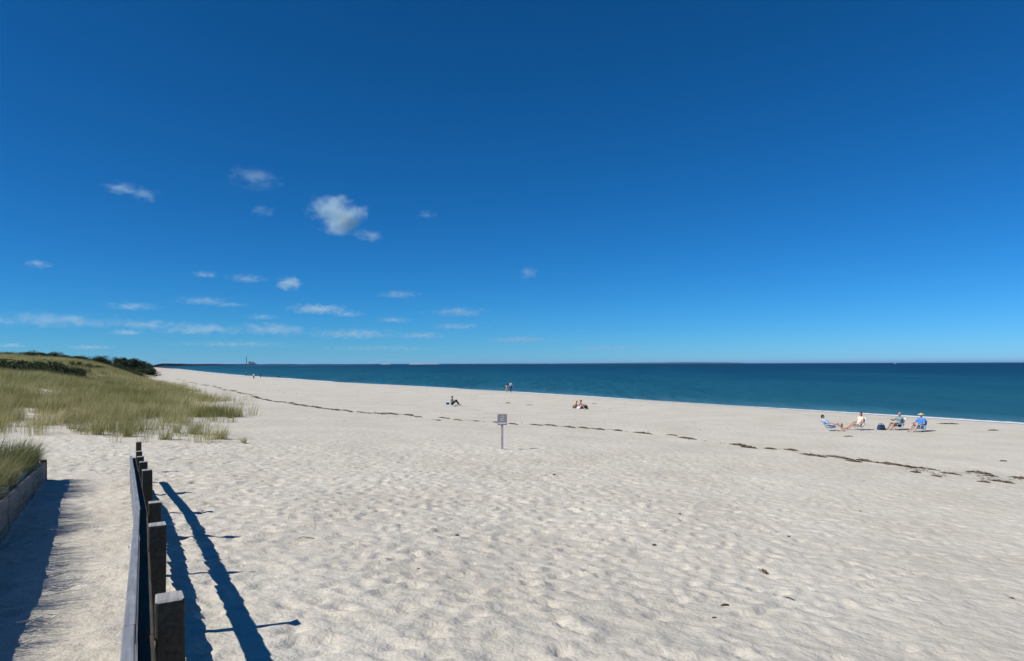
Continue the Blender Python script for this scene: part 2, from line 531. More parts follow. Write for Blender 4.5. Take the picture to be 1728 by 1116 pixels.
def grid_mesh(name, XX, YY, ZZ):
    ny, nx = XX.shape
    v = np.stack([XX, YY, ZZ], -1).reshape(-1, 3)
    idx = np.arange(nx * ny).reshape(ny, nx)
    f = np.stack([idx[:-1, :-1], idx[:-1, 1:], idx[1:, 1:], idx[1:, :-1]], -1).reshape(-1, 4)
    return mesh_arrays(name, v, f, smooth=True)

def height(x, y):
    """height of the finished sand surface (bilinear on the grid)"""
    x = np.asarray(x, dtype=np.float64); y = np.asarray(y, dtype=np.float64)
    i = np.clip(np.searchsorted(GX, x) - 1, 0, len(GX) - 2); j = np.clip(np.searchsorted(GY, y) - 1, 0, len(GY) - 2)
    tx = np.clip((x - GX[i]) / (GX[i + 1] - GX[i]), 0, 1); ty = np.clip((y - GY[j]) / (GY[j + 1] - GY[j]), 0, 1)
    return (ZZ[j, i] * (1 - tx) + ZZ[j, i + 1] * tx) * (1 - ty) + (ZZ[j + 1, i] * (1 - tx) + ZZ[j + 1, i + 1] * tx) * ty

def ray_dir(px, py):
    u = (px - 864) / 1152; v = (614.4 - py) / 1152
    return Vector((u * math.cos(ROLL) + v * math.sin(ROLL), 1.0, -u * math.sin(ROLL) + v * math.cos(ROLL)))

def on_ground(px, py):
    """where a sight line meets the sand"""
    d = ray_dir(px, py)
    t = np.concatenate([np.arange(2.5, 60, 0.05), np.arange(60, 1200, 0.3)])
    z = EYE + d.z * t
    g = height(d.x * t, d.y * t)
    k = np.argmax(z <= np.maximum(g, -0.02))
    if z[k] > max(g[k], -0.02):
        k = len(t) - 1
    return Vector((d.x * t[k], d.y * t[k], float(g[k])))

beach = link('beach', grid_mesh('beach', XX, YY, ZZ), M['sand'])
tag(beach, 'pale trodden sand of the wide beach and its dune', kind='structure')

# sea
SX = axis(-90000, -150, 150, 90000, 12.0, 1.16)
SY = axis(-8000, -40, 500, 130000, 12.0, 1.16)
SXX, SYY = np.meshgrid(SX, SY)
sea_me = grid_mesh('sea', SXX, SYY, np.zeros_like(SXX))
a = sea_me.attributes.new('offshore', 'FLOAT', 'POINT')
a.data.foreach_set('value', np.maximum(-shore_s(SXX, SYY), 0).astype(np.float32).ravel())
sea = link('sea', sea_me, M['sea'])
tag(sea, 'calm blue green sea reaching the horizon', kind='structure')

# swash: thin foam along the water line
ys = np.concatenate([np.arange(-10, 130, 0.35), np.arange(130, 900, 1.2)])
xc = np.interp(ys, _yy, _xs); sl = np.interp(ys, _yy, _sl)
nx_, ny_ = 1 / np.sqrt(1 + sl ** 2), -sl / np.sqrt(1 + sl ** 2)      # seaward normal
wid_in = (0.1 + ys.clip(0, 200) / 130) * 1.2 + 1.0 * np.clip(fbm(ys / 9, ys * 0, 61, 3) + 0.4, 0, 1.2)
wid_out = (0.1 + ys.clip(0, 200) / 130) * 1.0 + 1.4 * np.clip(fbm(ys / 14, ys * 0 + 5, 63, 3) + 0.4, 0, 1.2)
rows = []; edge = []
offs = [(-1.0, 0.0), (-0.6, 0.45), (-0.1, 0.6), (0.4, 0.45), (1.0, 0.0)]
for o_, e_ in offs:
    d = np.where(o_ < 0, o_ * wid_in, o_ * wid_out)
    X = xc + nx_ * d; Y = ys + ny_ * d
    Z = np.maximum(height(X, Y), 0.0) + 0.02
    rows.append(np.stack([X, Y, Z], -1)); edge.append(np.full(len(ys), e_))
v = np.stack(rows, 1).reshape(-1, 3); nrow = len(offs)
idx = np.arange(len(ys) * nrow).reshape(len(ys), nrow)
f = np.stack([idx[:-1, :-1], idx[:-1, 1:], idx[1:, 1:], idx[1:, :-1]], -1).reshape(-1, 4)
fm = mesh_arrays('swash_foam', v, f, smooth=True)
a = fm.attributes.new('edge', 'FLOAT', 'POINT')
a.data.foreach_set('value', np.stack(edge, 1).astype(np.float32).ravel())
foam = link('swash_foam', fm, M['foam'])
tag(foam, 'thin white foam washing along the water line', 'foam', kind='stuff')

# ------------------------------------------------------------------ far coast, hill, power station
def coast_strip(name, pts, depth, label, mat, rough=0.35, step=60, seed=3):
    """pts: (px bearing, distance, top height); a ridge of land with an uneven wooded top"""
    P = [];
    for px, dist, top in pts:
        d = ray_dir(px, 614.4)
        P.append((d.x * dist, d.y * dist, top))
    P = np.array(P)
    seglen = np.concatenate([[0], np.cumsum(np.hypot(np.diff(P[:, 0]), np.diff(P[:, 1])))])
    n = int(seglen[-1] / step) + 2
    t = np.linspace(0, seglen[-1], n)
    x = np.interp(t, seglen, P[:, 0]); y = np.interp(t, seglen, P[:, 1]); h = np.interp(t, seglen, P[:, 2])
    h = np.maximum(h * (1 + rough * fbm(t / 400, t * 0, seed, 4) + 0.25 * rough * RNG.uniform(-1, 1, n)), 0.3)
    h = h * sstep(0, 0.03, t / t[-1]) * sstep(0, 0.03, 1 - t / t[-1]) + 0.02
    L = np.hypot(x, y)
    ux, uy = x / L, y / L
    secs = [(0, -0.5), (depth * 0.02, 0.35), (depth * 0.06, 0.9), (depth * 0.25, 1.0), (depth * 0.7, 0.95), (depth, -0.5)]
    V = np.stack([np.stack([x + ux * a_, y + uy * a_, np.where(b_ < 0, -1.0, h * b_)], -1) for a_, b_ in secs], 1).reshape(-1, 3)
    k = len(secs)
    idx = np.arange(n * k).reshape(n, k)
    f = np.stack([idx[:-1, :-1], idx[:-1, 1:], idx[1:, 1:], idx[1:, :-1]], -1).reshape(-1, 4)
    o = link(name, mesh_arrays(name, V, f, smooth=False), mat)
    tag(o, label, kind='structure')
    return o

M['far_wood'] = simple_mat('far_woodland', (0.030, 0.042, 0.026), 0.95, 0.35, 0.02, coord='Object')
M['far_sand'] = simple_mat('far_sand_bluff', (0.48, 0.43, 0.36), 0.95, 0.1, 0.02, coord='Object')
coast_strip('wooded_coast', [(236, 1150, 7.6), (270, 1500, 7.8), (300, 1900, 8.2), (340, 2600, 9), (400, 4200, 9), (470, 6200, 9.5), (560, 8200, 10), (680, 10000, 11), (800, 11500, 11), (900, 13000, 9), (1000, 15000, 6)], 500,
            'low dark wooded coast along the horizon', M['far_wood'], rough=0.2, step=45)
coast_strip('far_beach', [(262, 1300, 2.2), (330, 2300, 2.4), (400, 4050, 2.6), (480, 6100, 2.2)], 60, 'thin pale beach at the foot of the far coast', M['far_sand'], step=60, seed=8)
coast_strip('sand_bluff', [(690, 9700, 13), (715, 9800, 15), (742, 9950, 12)], 150, 'pale sandy bluff on the far coast', M['far_sand'], 0.25, 40, 9)
coast_strip('sand_bluff', [(642, 9200, 10), (650, 9250, 13), (660, 9300, 9)], 120, 'short pale sandy bluff left of the longer one', M['far_sand'], 0.25, 30, 10)
coast_strip('hill', [(930, 22000, 14), (1040, 22500, 26), (1130, 23000, 40), (1190, 23500, 42), (1260, 24000, 20)], 2500, 'faint low hill on the sea horizon', M['far_wood'], 0.12, 150, 12)

M['plant'] = simple_mat('grey_cladding', (0.10, 0.105, 0.12), 0.8, 0.15, 0.05)
d = ray_dir(416, 614.4) * 13000
ps = empty('power_station', (d.x, d.y, 5))
tag(ps, 'distant power station with one tall chimney on the horizon', 'power station')
bm = bmesh.new(); bm_capsule(bm, (0, 0, 0), (0, 0, 150), 9, 6, 16, 1)
link('chimney', bm_mesh(bm, 'chimney'), M['plant'], ps)
for bx_, hgt, wd in ((62, 58, 34), (112, 50, 46), (150, 26, 60)):
    bm = bmesh.new(); bm_box(bm, (bx_, 0, hgt / 2), (wd, 50, hgt)); bm_box(bm, (bx_ + 6, 0, hgt + 4), (wd * 0.4, 24, 8))
    link('boiler_house', bm_mesh(bm, 'boiler_house'), M['plant'], ps)

M['white_paint'] = simple_mat('white_paint', (0.75, 0.75, 0.74), 0.5, 0.05)
d = ray_dir(1511, 614.4) * 2600
bt = empty('motor_boat', (d.x, d.y, 0), 0.2)
tag(bt, 'tiny white motor boat on the right-hand horizon', 'boat')
bm = bmesh.new()
secs = []
for x_, hw, zb, zt in ((-4.5, 1.5, 0.0, 1.3), (-1, 1.7, -0.2, 1.4), (2.5, 1.2, -0.1, 1.7), (5.0, 0.08, 0.5, 2.1)):
    secs.append([bm.verts.new((x_, -hw, zt)), bm.verts.new((x_, -hw * 0.6, zb)), bm.verts.new((x_, hw * 0.6, zb)), bm.verts.new((x_, hw, zt))])
for a_, b_ in zip(secs[:-1], secs[1:]):
    for q in range(4):
        bm.faces.new((a_[q], a_[(q + 1) % 4], b_[(q + 1) % 4], b_[q]))
bm.faces.new(secs[0]); bm.faces.new(secs[-1])
bmesh.ops.recalc_face_normals(bm, faces=bm.faces)
link('hull', bm_mesh(bm, 'hull'), M['white_paint'], bt)
bm = bmesh.new(); bm_box(bm, (-0.3, 0, 2.2), (3.2, 2.2, 1.7), bevel=0.2); link('cabin', bm_mesh(bm, 'cabin'), M['white_paint'], bt)

# ------------------------------------------------------------------ grass
def blades(base, length, width, lean_dir, lean, n_seg=3):
    """arrays of blades -> verts, quads; every blade a tapering bent strip"""
    n = len(base)
    t = np.linspace(0, 1, n_seg + 1)
    face = RNG.uniform(0, math.pi, n)
    wx, wy = np.cos(face), np.sin(face)
    V = np.zeros((n, n_seg + 1, 2, 3))
    for k, tk in enumerate(t):
        bend = lean * tk ** 1.7
        cx = base[:, 0] + lean_dir[:, 0] * bend * length
        cy = base[:, 1] + lean_dir[:, 1] * bend * length
        cz = base[:, 2] + length * tk * np.sqrt(np.maximum(1 - (0.75 * bend) ** 2, 0.1)) - 0.25 * length * bend * tk * lean
        wk = width * (1 - tk) ** 0.7 * 0.5 + 0.0006
        for e, sg in enumerate((-1, 1)):
            V[:, k, e, 0] = cx + sg * wx * wk; V[:, k, e, 1] = cy + sg * wy * wk; V[:, k, e, 2] = cz
    idx = np.arange(n * (n_seg + 1) * 2).reshape(n, n_seg + 1, 2)
    F = np.stack([idx[:, :-1, 0], idx[:, :-1, 1], idx[:, 1:, 1], idx[:, 1:, 0]], -1).reshape(-1, 4)
    return V.reshape(-1, 3), F

def tufts(cx, cy, cz, nb, spread, lmin, lmax, width, wind=(0.5, 0.25), lean=0.45, n_seg=3, lenmul=None):
    n = len(cx)
    rep = np.repeat(np.arange(n), nb)
    m = len(rep)
    a = RNG.uniform(0, 2 * math.pi, m); r = np.sqrt(RNG.random(m)) * (spread if np.isscalar(spread) else spread[rep])
    bx = cx[rep] + np.cos(a) * r; by = cy[rep] + np.sin(a) * r
    bz = (cz[rep] if cz is not None else height(bx, by)) - 0.02
    ld = np.stack([np.cos(a) * 0.8 + wind[0] + RNG.normal(0, 0.3, m), np.sin(a) * 0.8 + wind[1] + RNG.normal(0, 0.3, m)], -1)
    ld /= np.linalg.norm(ld, axis=1)[:, None] + 1e-6
    ln = RNG.uniform(lmin, lmax, m)
    if lenmul is not None: ln = ln * lenmul[rep]
    wdt = (width if np.isscalar(width) else width[rep]) * RNG.uniform(0.7, 1.3, m)
    V, F = blades(np.stack([bx, by, bz], -1), ln, wdt, ld, RNG.uniform(0.1, lean * 1.6, m), n_seg)
    tint = np.repeat(np.repeat(RNG.normal(0.45, 0.10, n), nb) + RNG.normal(0, 0.12, m), (n_seg + 1) * 2)
    return V, F, tint

def grass_object(name, parts, mat, n_seg=3):
    Vs, Fs, Ts = [], [], []; o_ = 0
    for V, F, T in parts:
        Vs.append(V); Fs.append(F + o_); Ts.append(T); o_ += len(V)
    me = mesh_arrays(name, np.concatenate(Vs), np.concatenate(Fs), smooth=True)
    a = me.attributes.new('tint', 'FLOAT', 'POINT')
    a.data.foreach_set('value', np.concatenate(Ts).astype(np.float32))
    return link(name, me, mat)

BLOW = on_ground(112, 640)
BLOW2 = on_ground(175, 637)
def grass_density(x, y):
    s = shore_s(x, y)
    u = s - np.interp(y, TOE_Y, TOE_S)
    n1 = fbm(x / 5.5, y / 6.5, 71, 3); n2 = fbm(x / 1.5, y / 2.1, 77, 3)
    e = u + 3.1 + 5.0 * n1
    d_ = sstep(-0.5, 7.0, e)
    fr = (y + 0.10 * (x + 14)) - 26.3 + 2.5 * n1
    d_ = d_ * sstep(-0.8, 9.0, fr)
    thin = sstep(0.0, 0.16, n2 + 0.26 * sstep(8, 45, fr) + 0.10 * sstep(2, 10, e))
    d_ = d_ * (0.05 + 0.95 * thin) * (1 - (1 - sstep(56.0, 59.0, s)) * (1 - sstep(33, 42, y)))
    for B, ra, rb in ((BLOW, 2.2, 7.5), (BLOW2, 1.2, 4.5)):
        dx, dy = x - B.x, y - B.y
        p = dx * 0.52 - dy * 0.85; q = dx * 0.85 + dy * 0.52
        d_ = d_ * sstep(0.7, 1.3, np.hypot(p / rb, q / ra) + 0.35 * n2)
    return d_

parts = []
for (y0, y1, per, nb, wdt, seg, lm) in ((26, 44, 34, 15, 0.011, 3, (0.35, 0.82)), (44, 75, 16, 13, 0.017, 2, (0.38, 0.85)), (75, 125, 6.5, 11, 0.030, 2, (0.4, 0.85)), (125, 190, 2.6, 10, 0.05, 1, (0.45, 0.9)), (190, 330, 0.8, 9, 0.09, 1, (0.5, 1.0))):
    xl = -0.80 * y1 - 3; xr = -0.36 * y0 + 2
    n = int((xr - xl) * (y1 - y0) * per)
    x = RNG.uniform(xl, xr, n); y = RNG.uniform(y0, y1, n)
    k = (x > -0.80 * y - 3) & (RNG.random(n) < grass_density(x, y))
    x, y = x[k], y[k]
    lenm = 0.55 + 0.5 * (fbm(x / 3, y / 3, 91, 2) + 0.5) + 0.45 * sstep(0.0, 0.35, fbm(x / 1.5, y / 2.1, 77, 3) + 0.15)
    parts.append(tufts(x, y, None, nb, 0.20 + 0.003 * y, lm[0], lm[1], wdt, n_seg=seg, lenmul=lenm))
dg = grass_object('dune_grass', parts, M['grass'])
tag(dg, 'olive green beach grass covering the dune on the left', 'grass', kind='stuff')

def single_tuft(px, py, nb, spread, lmin, lmax, label, mat='grass'):
    p = on_ground(px, py)
    nb = int(nb * 2.2)
    V, F, T = tufts(np.array([0.0]), np.array([0.0]), np.array([0.0]), nb, spread, lmin, lmax, 0.012, lean=0.5)
    o = grass_object('grass_tuft', [(V, F, T)], M[mat])
    o.location = p
    tag(o, label, 'grass', 'grass tufts standing apart at the end of the dune')

for a in ((411, 748, 26, 0.10, 0.22, 0.40, 'small grass tuft alone on bare sand, farthest right of the dune grass'),
          (374, 741, 60, 0.24, 0.35, 0.62, 'bushy grass tuft at the right end of the dune grass'),
          (356, 741, 45, 0.26, 0.3, 0.55, 'low loose grass tuft between the two bushiest tufts'),
          (329, 733, 90, 0.30, 0.45, 0.78, 'tallest and densest dark green grass tuft at the dune edge'),
          (298, 731, 40, 0.16, 0.4, 0.68, 'narrow upright grass tuft left of the densest tuft'),
          (279, 743, 55, 0.24, 0.4, 0.75, 'loose grass tuft in front, nearest to the farthest fence post'),
          (214, 737, 45, 0.2, 0.35, 0.7, 'grass tuft at the front edge just left of the fence end'),
          (165, 734, 50, 0.22, 0.4, 0.72, 'grass tuft on sand at the dune front, above the walkway'),
          (120, 724, 36, 0.2, 0.35, 0.6, 'thin grass tuft at the dune front near the left side'),
          (262, 690, 30, 0.25, 0.3, 0.5, 'sparse grass tuft on bare sand behind the front tufts'),
          (276, 671, 30, 0.25, 0.3, 0.5, 'little dark tuft standing alone below the grass tip')):
    single_tuft(*a)

# grass on the bank behind the retaining wall, blades hanging over its edge
al = RNG.uniform(-0.8, WALL_LEN + 0.1, 4200); lf = RNG.uniform(0.03, 3.6, 4200)
keep = RNG.random(4200) < (0.55 + 0.9 * (fbm(al / 0.8, lf / 0.8, 55, 2) + 0.1)) * (1 - sstep(1.6, 3.4, lf)) + 0.25 * (lf < 0.4)
al, lf = al[keep], lf[keep]
bx = WALL_NEAR[0] + WALL_DIR[0] * al + WALL_NL[0] * lf; by = WALL_NEAR[1] + WALL_DIR[1] * al + WALL_NL[1] * lf
lm = 0.55 + 0.75 * (fbm(bx / 0.9, by / 0.9, 58, 2) + 0.5) * (0.55 + 0.45 * sstep(0.0, 0.5, lf))
o = grass_object('bank_grass', [tufts(bx, by, None, 16, 0.11, 0.30, 0.70, 0.008, wind=(0.75, 0.1), lean=0.6, lenmul=lm)], M['bank_grass'])
tag(o, 'dark green grass growing over the edge of the retaining wall', 'grass', kind='stuff')

# ------------------------------------------------------------------ shrubs and trees on the dune
def leaf_crown(name, n, rx, ry, rz, leaf, lobes=7, seed=0):
    r = np.random.default_rng(seed)
    c = np.stack([r.uniform(-0.65, 0.65, lobes) * rx, r.uniform(-0.65, 0.65, lobes) * ry, r.uniform(0.25, 0.9, lobes) * rz], -1)
    rad = r.uniform(0.20, 0.52, lobes)
    which = r.integers(0, lobes, n)
    d_ = r.normal(size=(n, 3)); d_ /= np.linalg.norm(d_, axis=1)[:, None]
    rr = r.random(n) ** 0.35
    P = c[which] + d_ * (rr * rad[which])[:, None] * np.array([rx, ry, rz])
    P[:, 2] = np.maximum(P[:, 2], 0.02)
    u = r.normal(size=(n, 3)); u /= np.linalg.norm(u, axis=1)[:, None]
    v_ = np.cross(u, d_ + 0.5 * r.normal(size=(n, 3))); v_ /= np.linalg.norm(v_, axis=1)[:, None] + 1e-9
    s = leaf * r.uniform(0.6, 1.4, n)[:, None]
    V = np.stack([P - u * s, P + v_ * s * 0.5, P + u * s, P - v_ * s * 0.5], 1).reshape(-1, 3)
    F = np.arange(4 * n).reshape(n, 4)
    me = mesh_arrays(name, V, F)
    a = me.attributes.new('tint', 'FLOAT', 'POINT')
    a.data.foreach_set('value', np.repeat(r.normal(0.42, 0.18, n), 4).astype(np.float32))
    me.materials.append(M['leaf'])
    return me

def stem_mesh(name, h, r0, forks, seed):
    rr = random.Random(seed)
    bm = bmesh.new()
    for k in range(forks):
        a = rr.uniform(0, 6.28); ln = rr.uniform(0.5, 0.85) * h
        b0 = Vector((rr.uniform(-.1, .1), rr.uniform(-.1, .1), -0.15))
        m1 = Vector((math.cos(a) * ln * 0.2, math.sin(a) * ln * 0.2, ln * 0.5))
        e1 = Vector((math.cos(a) * ln * 0.5, math.sin(a) * ln * 0.5, ln))
        bm_capsule(bm, b0, m1, r0, r0 * 0.7, 7, 2); bm_capsule(bm, m1, e1, r0 * 0.7, r0 * 0.3, 7, 2)
    me = bm_mesh(bm, name); me.materials.append(M['bark'])
    return me

SHRUBS = [(leaf_crown('crown', 2600, 1.0, 1.0, 1.0, 0.05, 12, 100 + k), stem_mesh('stem', 0.9, 0.03, 5, k)) for k in range(4)]
TREES = [(leaf_crown('crown', 4200, 1.0, 1.0, 0.75, 0.055, 17, 200 + k), stem_mesh('trunk', 0.95, 0.045, 4, 20 + k)) for k in range(3)]

def shrub(x, y, rx, rz, kind, label, group, sink=0.12, lift=0.0):
    lib = SHRUBS if kind == 'shrub' else TREES
    cm, sm_ = lib[random.randrange(len(lib))]
    root = empty('dune_shrub' if kind == 'shrub' else 'low_tree', (x, y, float(height(x, y)) - sink + lift), random.uniform(0, 6.28))
    root.scale = (rx * 1.15, rx * random.uniform(0.9, 1.35), rz * 1.06)
    tag(root, label, 'shrub' if kind == 'shrub' else 'tree', group)
    link('crown', cm, None, root)
    link('stem' if kind == 'shrub' else 'trunk', sm_, None, root)

def shrub_px(px, py, dist, rx, rz, kind, label, group):
    """a shrub that stands on the dune at that bearing and distance"""
    d = ray_dir(px, py)
    shrub(d.x * dist, d.y * dist, rx, rz, kind, label, group)
    return d

def where(k, n, words):
    return words[min(int(k / n * len(words)), len(words) - 1)]

G1 = 'dark shrubs along the dune slope'
band = ('at the far left edge of the picture', 'left of the middle', 'around the middle', 'above the bare sand patch', 'at its right end')
for k in range(44):
    px = -30 + 145 * k / 43 + random.uniform(-3, 3)
    dist = 77 - 0.09 * px + random.uniform(-6, 6)
    shrub_px(px, 614, dist, random.uniform(1.2, 2.4), random.uniform(1.0, 1.9) * (1 - 0.003 * max(px, 0)), 'shrub', 'dark green shrub in the thick dune band, ' + where(k, 44, band), G1)
for k in range(9):
    px = 112 + 45 * k / 8 + random.uniform(-3, 3)
    shrub_px(px, 614, 92 + random.uniform(-4, 10), random.uniform(0.9, 1.5), random.uniform(0.7, 1.1), 'shrub', 'low dark shrub in grass right of the thick band, ' + ('nearer the band' if k < 5 else 'farther from the band'), G1)
for k in range(14):
    px = 165 + 62 * k / 13 + random.uniform(-3, 3)
    shrub_px(px, 614, 140 + (px - 165) * 0.5 + random.uniform(-8, 8), random.uniform(1.5, 2.6), random.uniform(1.3, 2.1), 'shrub', 'dark shrub low on the far dune slope, ' + where(k, 14, ('left part of the row', 'middle of the row', 'right end towards the beach')), G1)
G2 = 'shrubs on the dune skyline'
sky_w = ('at the far left', 'left of the first hump', 'on the first hump', 'in the dip between the humps', 'on the tall second hump', 'falling away towards the low trees')
for k in range(38):
    px = -30 + 235 * k / 37 + random.uniform(-3, 3)
    dist = 168 + random.uniform(-12, 30)
    hump = 1 + 0.45 * math.exp(-((px - 152) / 20) ** 2) + 0.35 * math.exp(-((px - 62) / 28) ** 2)
    shrub_px(px, 610, dist, random.uniform(2.0, 3.6), random.uniform(1.1, 1.5) * hump, 'shrub', 'dark wind-clipped shrub on the dune skyline, ' + where(k, 38, sky_w), G2)
G3 = 'low trees at the end of the dune'
for k in range(14):
    px = 207 + 44 * k / 13 + random.uniform(-2, 2)
    dist = 262 + random.uniform(-20, 30)
    hh = 5.4 - 2.6 * max(0, (px - 236) / 16) + random.uniform(-0.4, 0.4)
    shrub_px(px, 612, dist, random.uniform(3.0, 4.2), hh, 'tree', 'low dark rounded tree where the dune ends, ' + where(k, 14, ('inland side', 'middle of the clump', 'seaward side above the beach')), G3)

# ------------------------------------------------------------------ fence along the walkway
post_px = [285, 264.5, 260.5, 247.6, 241.6, 236.5, 234.3, 233.6]
post_top = [1004, 882, 845, 791, 777.3, 768.7, 759.8, 743.8]
FP = []
for k in range(8):
    Yk = 3.36 + 2.13 * k
    hz = 614.4 - (post_px[k] - 864) * 0.0032
    FP.append(Vector(((post_px[k] - 864) * Yk / 1152, Yk, EYE - (post_top[k] - hz + 2.0) * Yk / 1152)))
fdir = (FP[7] - FP[0]); fdir.z = 0; fdir.normalize()
fleft = Vector((-fdir.y, fdir.x, 0))
frz = math.atan2(fdir.y, fdir.x)
fence = empty('timber_fence', (FP[0].x, FP[0].y, float(height(FP[0].x, FP[0].y))), 0)
tag(fence, 'weathered timber rail fence with square posts beside the sandy walkway', 'fence')
FO = fence.location.copy()
rotz = Matrix.Rotation(frz, 3, 'Z')
for k, p in enumerate(FP):
    g = float(height(p.x, p.y))
    bm = bmesh.new()
    H = p.z - (g - 0.35)
    bm_box(bm, (0, 0, (p.z + g - 0.35) / 2 - p.z), (0.13, 0.13, H), None, bevel=0.012, jitter=0.002)
    for v in bm.verts:       # slightly chamfered, weather-worn head
        if v.co.z > -0.02:
            v.co.z += random.uniform(-0.004, 0.004)
    pm = bm_mesh(bm, 'post')
    pm.materials.append(M['wood_post']); pm.materials.append(M['wood_end_lit'])
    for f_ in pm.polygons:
        if f_.normal.z > 0.5: f_.material_index = 1  # upward faces take the paler wood coloured as if sunlit
    o = link('post', pm, None, fence)
    o.location = p - FO
    o.rotation_euler = (random.uniform(-0.012, 0.012), random.uniform(-0.012, 0.012), frz + random.uniform(-0.03, 0.03))

def rail(a, b, off, top_a, top_b, hgt, name, thick=0.052, mat='wood_grey'):
    """a board from point a to point b (plan), its top edge at top_a / top_b"""
    a = Vector((a.x, a.y, top_a)) + fleft * off; b = Vector((b.x, b.y, top_b)) + fleft * off
    d_ = b - a
    bm = bmesh.new()
    n = 6
    bm_box(bm, (d_.length / 2, 0, -hgt / 2), (d_.length - 0.006, thick, hgt), None, bevel=0.006)
    o = link(name, bm_mesh(bm, name), M[mat], fence)
    o.location = a - FO
    o.rotation_euler = (random.uniform(-0.006, 0.006), -math.asin(d_.z / d_.length), math.atan2(d_.y, d_.x))
    return o
start = FP[0] - (FP[1] - FP[0]) * 0.75
knots = [start, FP[0], FP[2], FP[4], FP[6] + fdir * 0.07]
drop = [0.09, 0.11, 0.07, 0.10, 0.10]
offs_ = [0.176, 0.173, 0.166, 0.172, 0.174]
for k in range(4):
    a, b = knots[k], knots[k + 1]
    rail(a, b, offs_[k], a.z - drop[k], b.z - drop[k + 1], 0.10, 'upper_rail')
    rail(a, b, 0.104, a.z - drop[k] - 0.062, b.z - drop[k + 1] - 0.062, 0.10, 'upper_backing_rail', 0.072, 'wood_post')
    rail(a, b, offs_[k] + 0.003, a.z - drop[k] - 0.34, b.z - drop[k + 1] - 0.34, 0.10, 'lower_rail')
    rail(a, b, 0.106, a.z - drop[k] - 0.40, b.z - drop[k + 1] - 0.40, 0.10, 'lower_backing_rail', 0.072, 'wood_post')
for k in range(7):
    for dz in (-0.16, -0.50):
        bm = bmesh.new(); bm_ellipsoid(bm, (0, 0, 0), (0.014, 0.006, 0.014), sub=1)
        o = link('bolt_head', bm_mesh(bm, 'bolt_head'), M['steel'], fence)
        o.location = FP[k] + fleft * 0.200 + Vector((0, 0, dz)) - FO
        o.rotation_euler = (0, 0, frz)

# ------------------------------------------------------------------ retaining wall
wall = empty('retaining_wall', (WALL_FAR[0], WALL_FAR[1], float(height0(WALL_FAR[0] + 0.3, WALL_FAR[1]))), 0)
tag(wall, 'low grey board retaining wall holding up the grassy bank', 'wall')
WO = wall.location.copy()
wrz = math.atan2(WALL_DIR[1], WALL_DIR[0])
joints = [WALL_LEN - 0.02, WALL_LEN - 1.05, WALL_LEN - 6.95, WALL_LEN - 12.4, -0.6]
def wall_pt(al, lf):
    return np.array([WALL_NEAR[0] + WALL_DIR[0] * al + WALL_NL[0] * lf, WALL_NEAR[1] + WALL_DIR[1] * al + WALL_NL[1] * lf])
for k in range(len(joints) - 1):
    a1, a0 = joints[k], joints[k + 1]
    q0, q1 = wall_pt(a0 + 0.035, -0.03), wall_pt(a1 - 0.035, -0.03)
    g0, g1 = float(height0(*wall_pt(a0, -0.4))), float(height0(*wall_pt(a1, -0.4)))
    s0, s1 = float(wall_step(a0)), float(wall_step(a1))
    L_ = float(np.linalg.norm(q1 - q0))
    nrow = 1
    for r in range(nrow):
        bm = bmesh.new()
        bm_box(bm, (0, 0, 0), (1, 1, 1), None)
        for v in bm.verts:
            t = v.co.x + 0.5
            g = g0 + (g1 - g0) * t; s_ = s0 + (s1 - s0) * t
            lo = -0.12 + (s_ + 0.10) * r / nrow + (0.004 if r else 0); hi = -0.12 + (s_ + 0.10) * (r + 1) / nrow
            z = g + (lo if v.co.z < 0 else hi)
            xy = q0 + (q1 - q0) * t + WALL_NL * (v.co.y * 0.045 + random.uniform(-0.002, 0.002))
            v.co = Vector((xy[0] - WO.x, xy[1] - WO.y, z - WO.z))
        bmesh.ops.bevel(bm, geom=bm.edges[:], offset=0.004, segments=1, affect='EDGES')
        link('wall_panel', bm_mesh(bm, 'wall_panel'), M['panel'], wall)
for k in range(1, len(joints) - 1):
    a1 = joints[k]
    q = wall_pt(a1, 0.085); g = float(height0(*wall_pt(a1, -0.4))); s_ = float(wall_step(a1))
    bm = bmesh.new(); bm_box(bm, (0, 0, 0), (0.10, 0.09, s_ + 0.3), None, bevel=0.006)
    o = link('wall_post', bm_mesh(bm, 'wall_post'), M['wood_post'], wall)
    o.location = Vector((q[0], q[1], g + (s_ + 0.3) / 2 - 0.3)) - WO
    o.rotation_euler = (0, 0, wrz)
q = wall_pt(WALL_LEN + 0.02, -0.01); g = float(height0(*wall_pt(WALL_LEN, -0.4))); s_ = float(wall_step(WALL_LEN))
bm = bmesh.new(); bm_box(bm, (0, 0, 0), (0.10, 0.12, s_ + 0.4), None, bevel=0.006)
o = link('wall_post', bm_mesh(bm, 'wall_post'), M['wood_post'], wall)
o.location = Vector((q[0], q[1], g + (s_ + 0.4) / 2 - 0.36)) - WO
o.rotation_euler = (0, 0, wrz)

# ------------------------------------------------------------------ sign on the beach
def fabric(name, col, noise=0.08, rough=0.85, scale=25):
    return simple_mat(name, col, rough, noise, scale, spec=0.15)

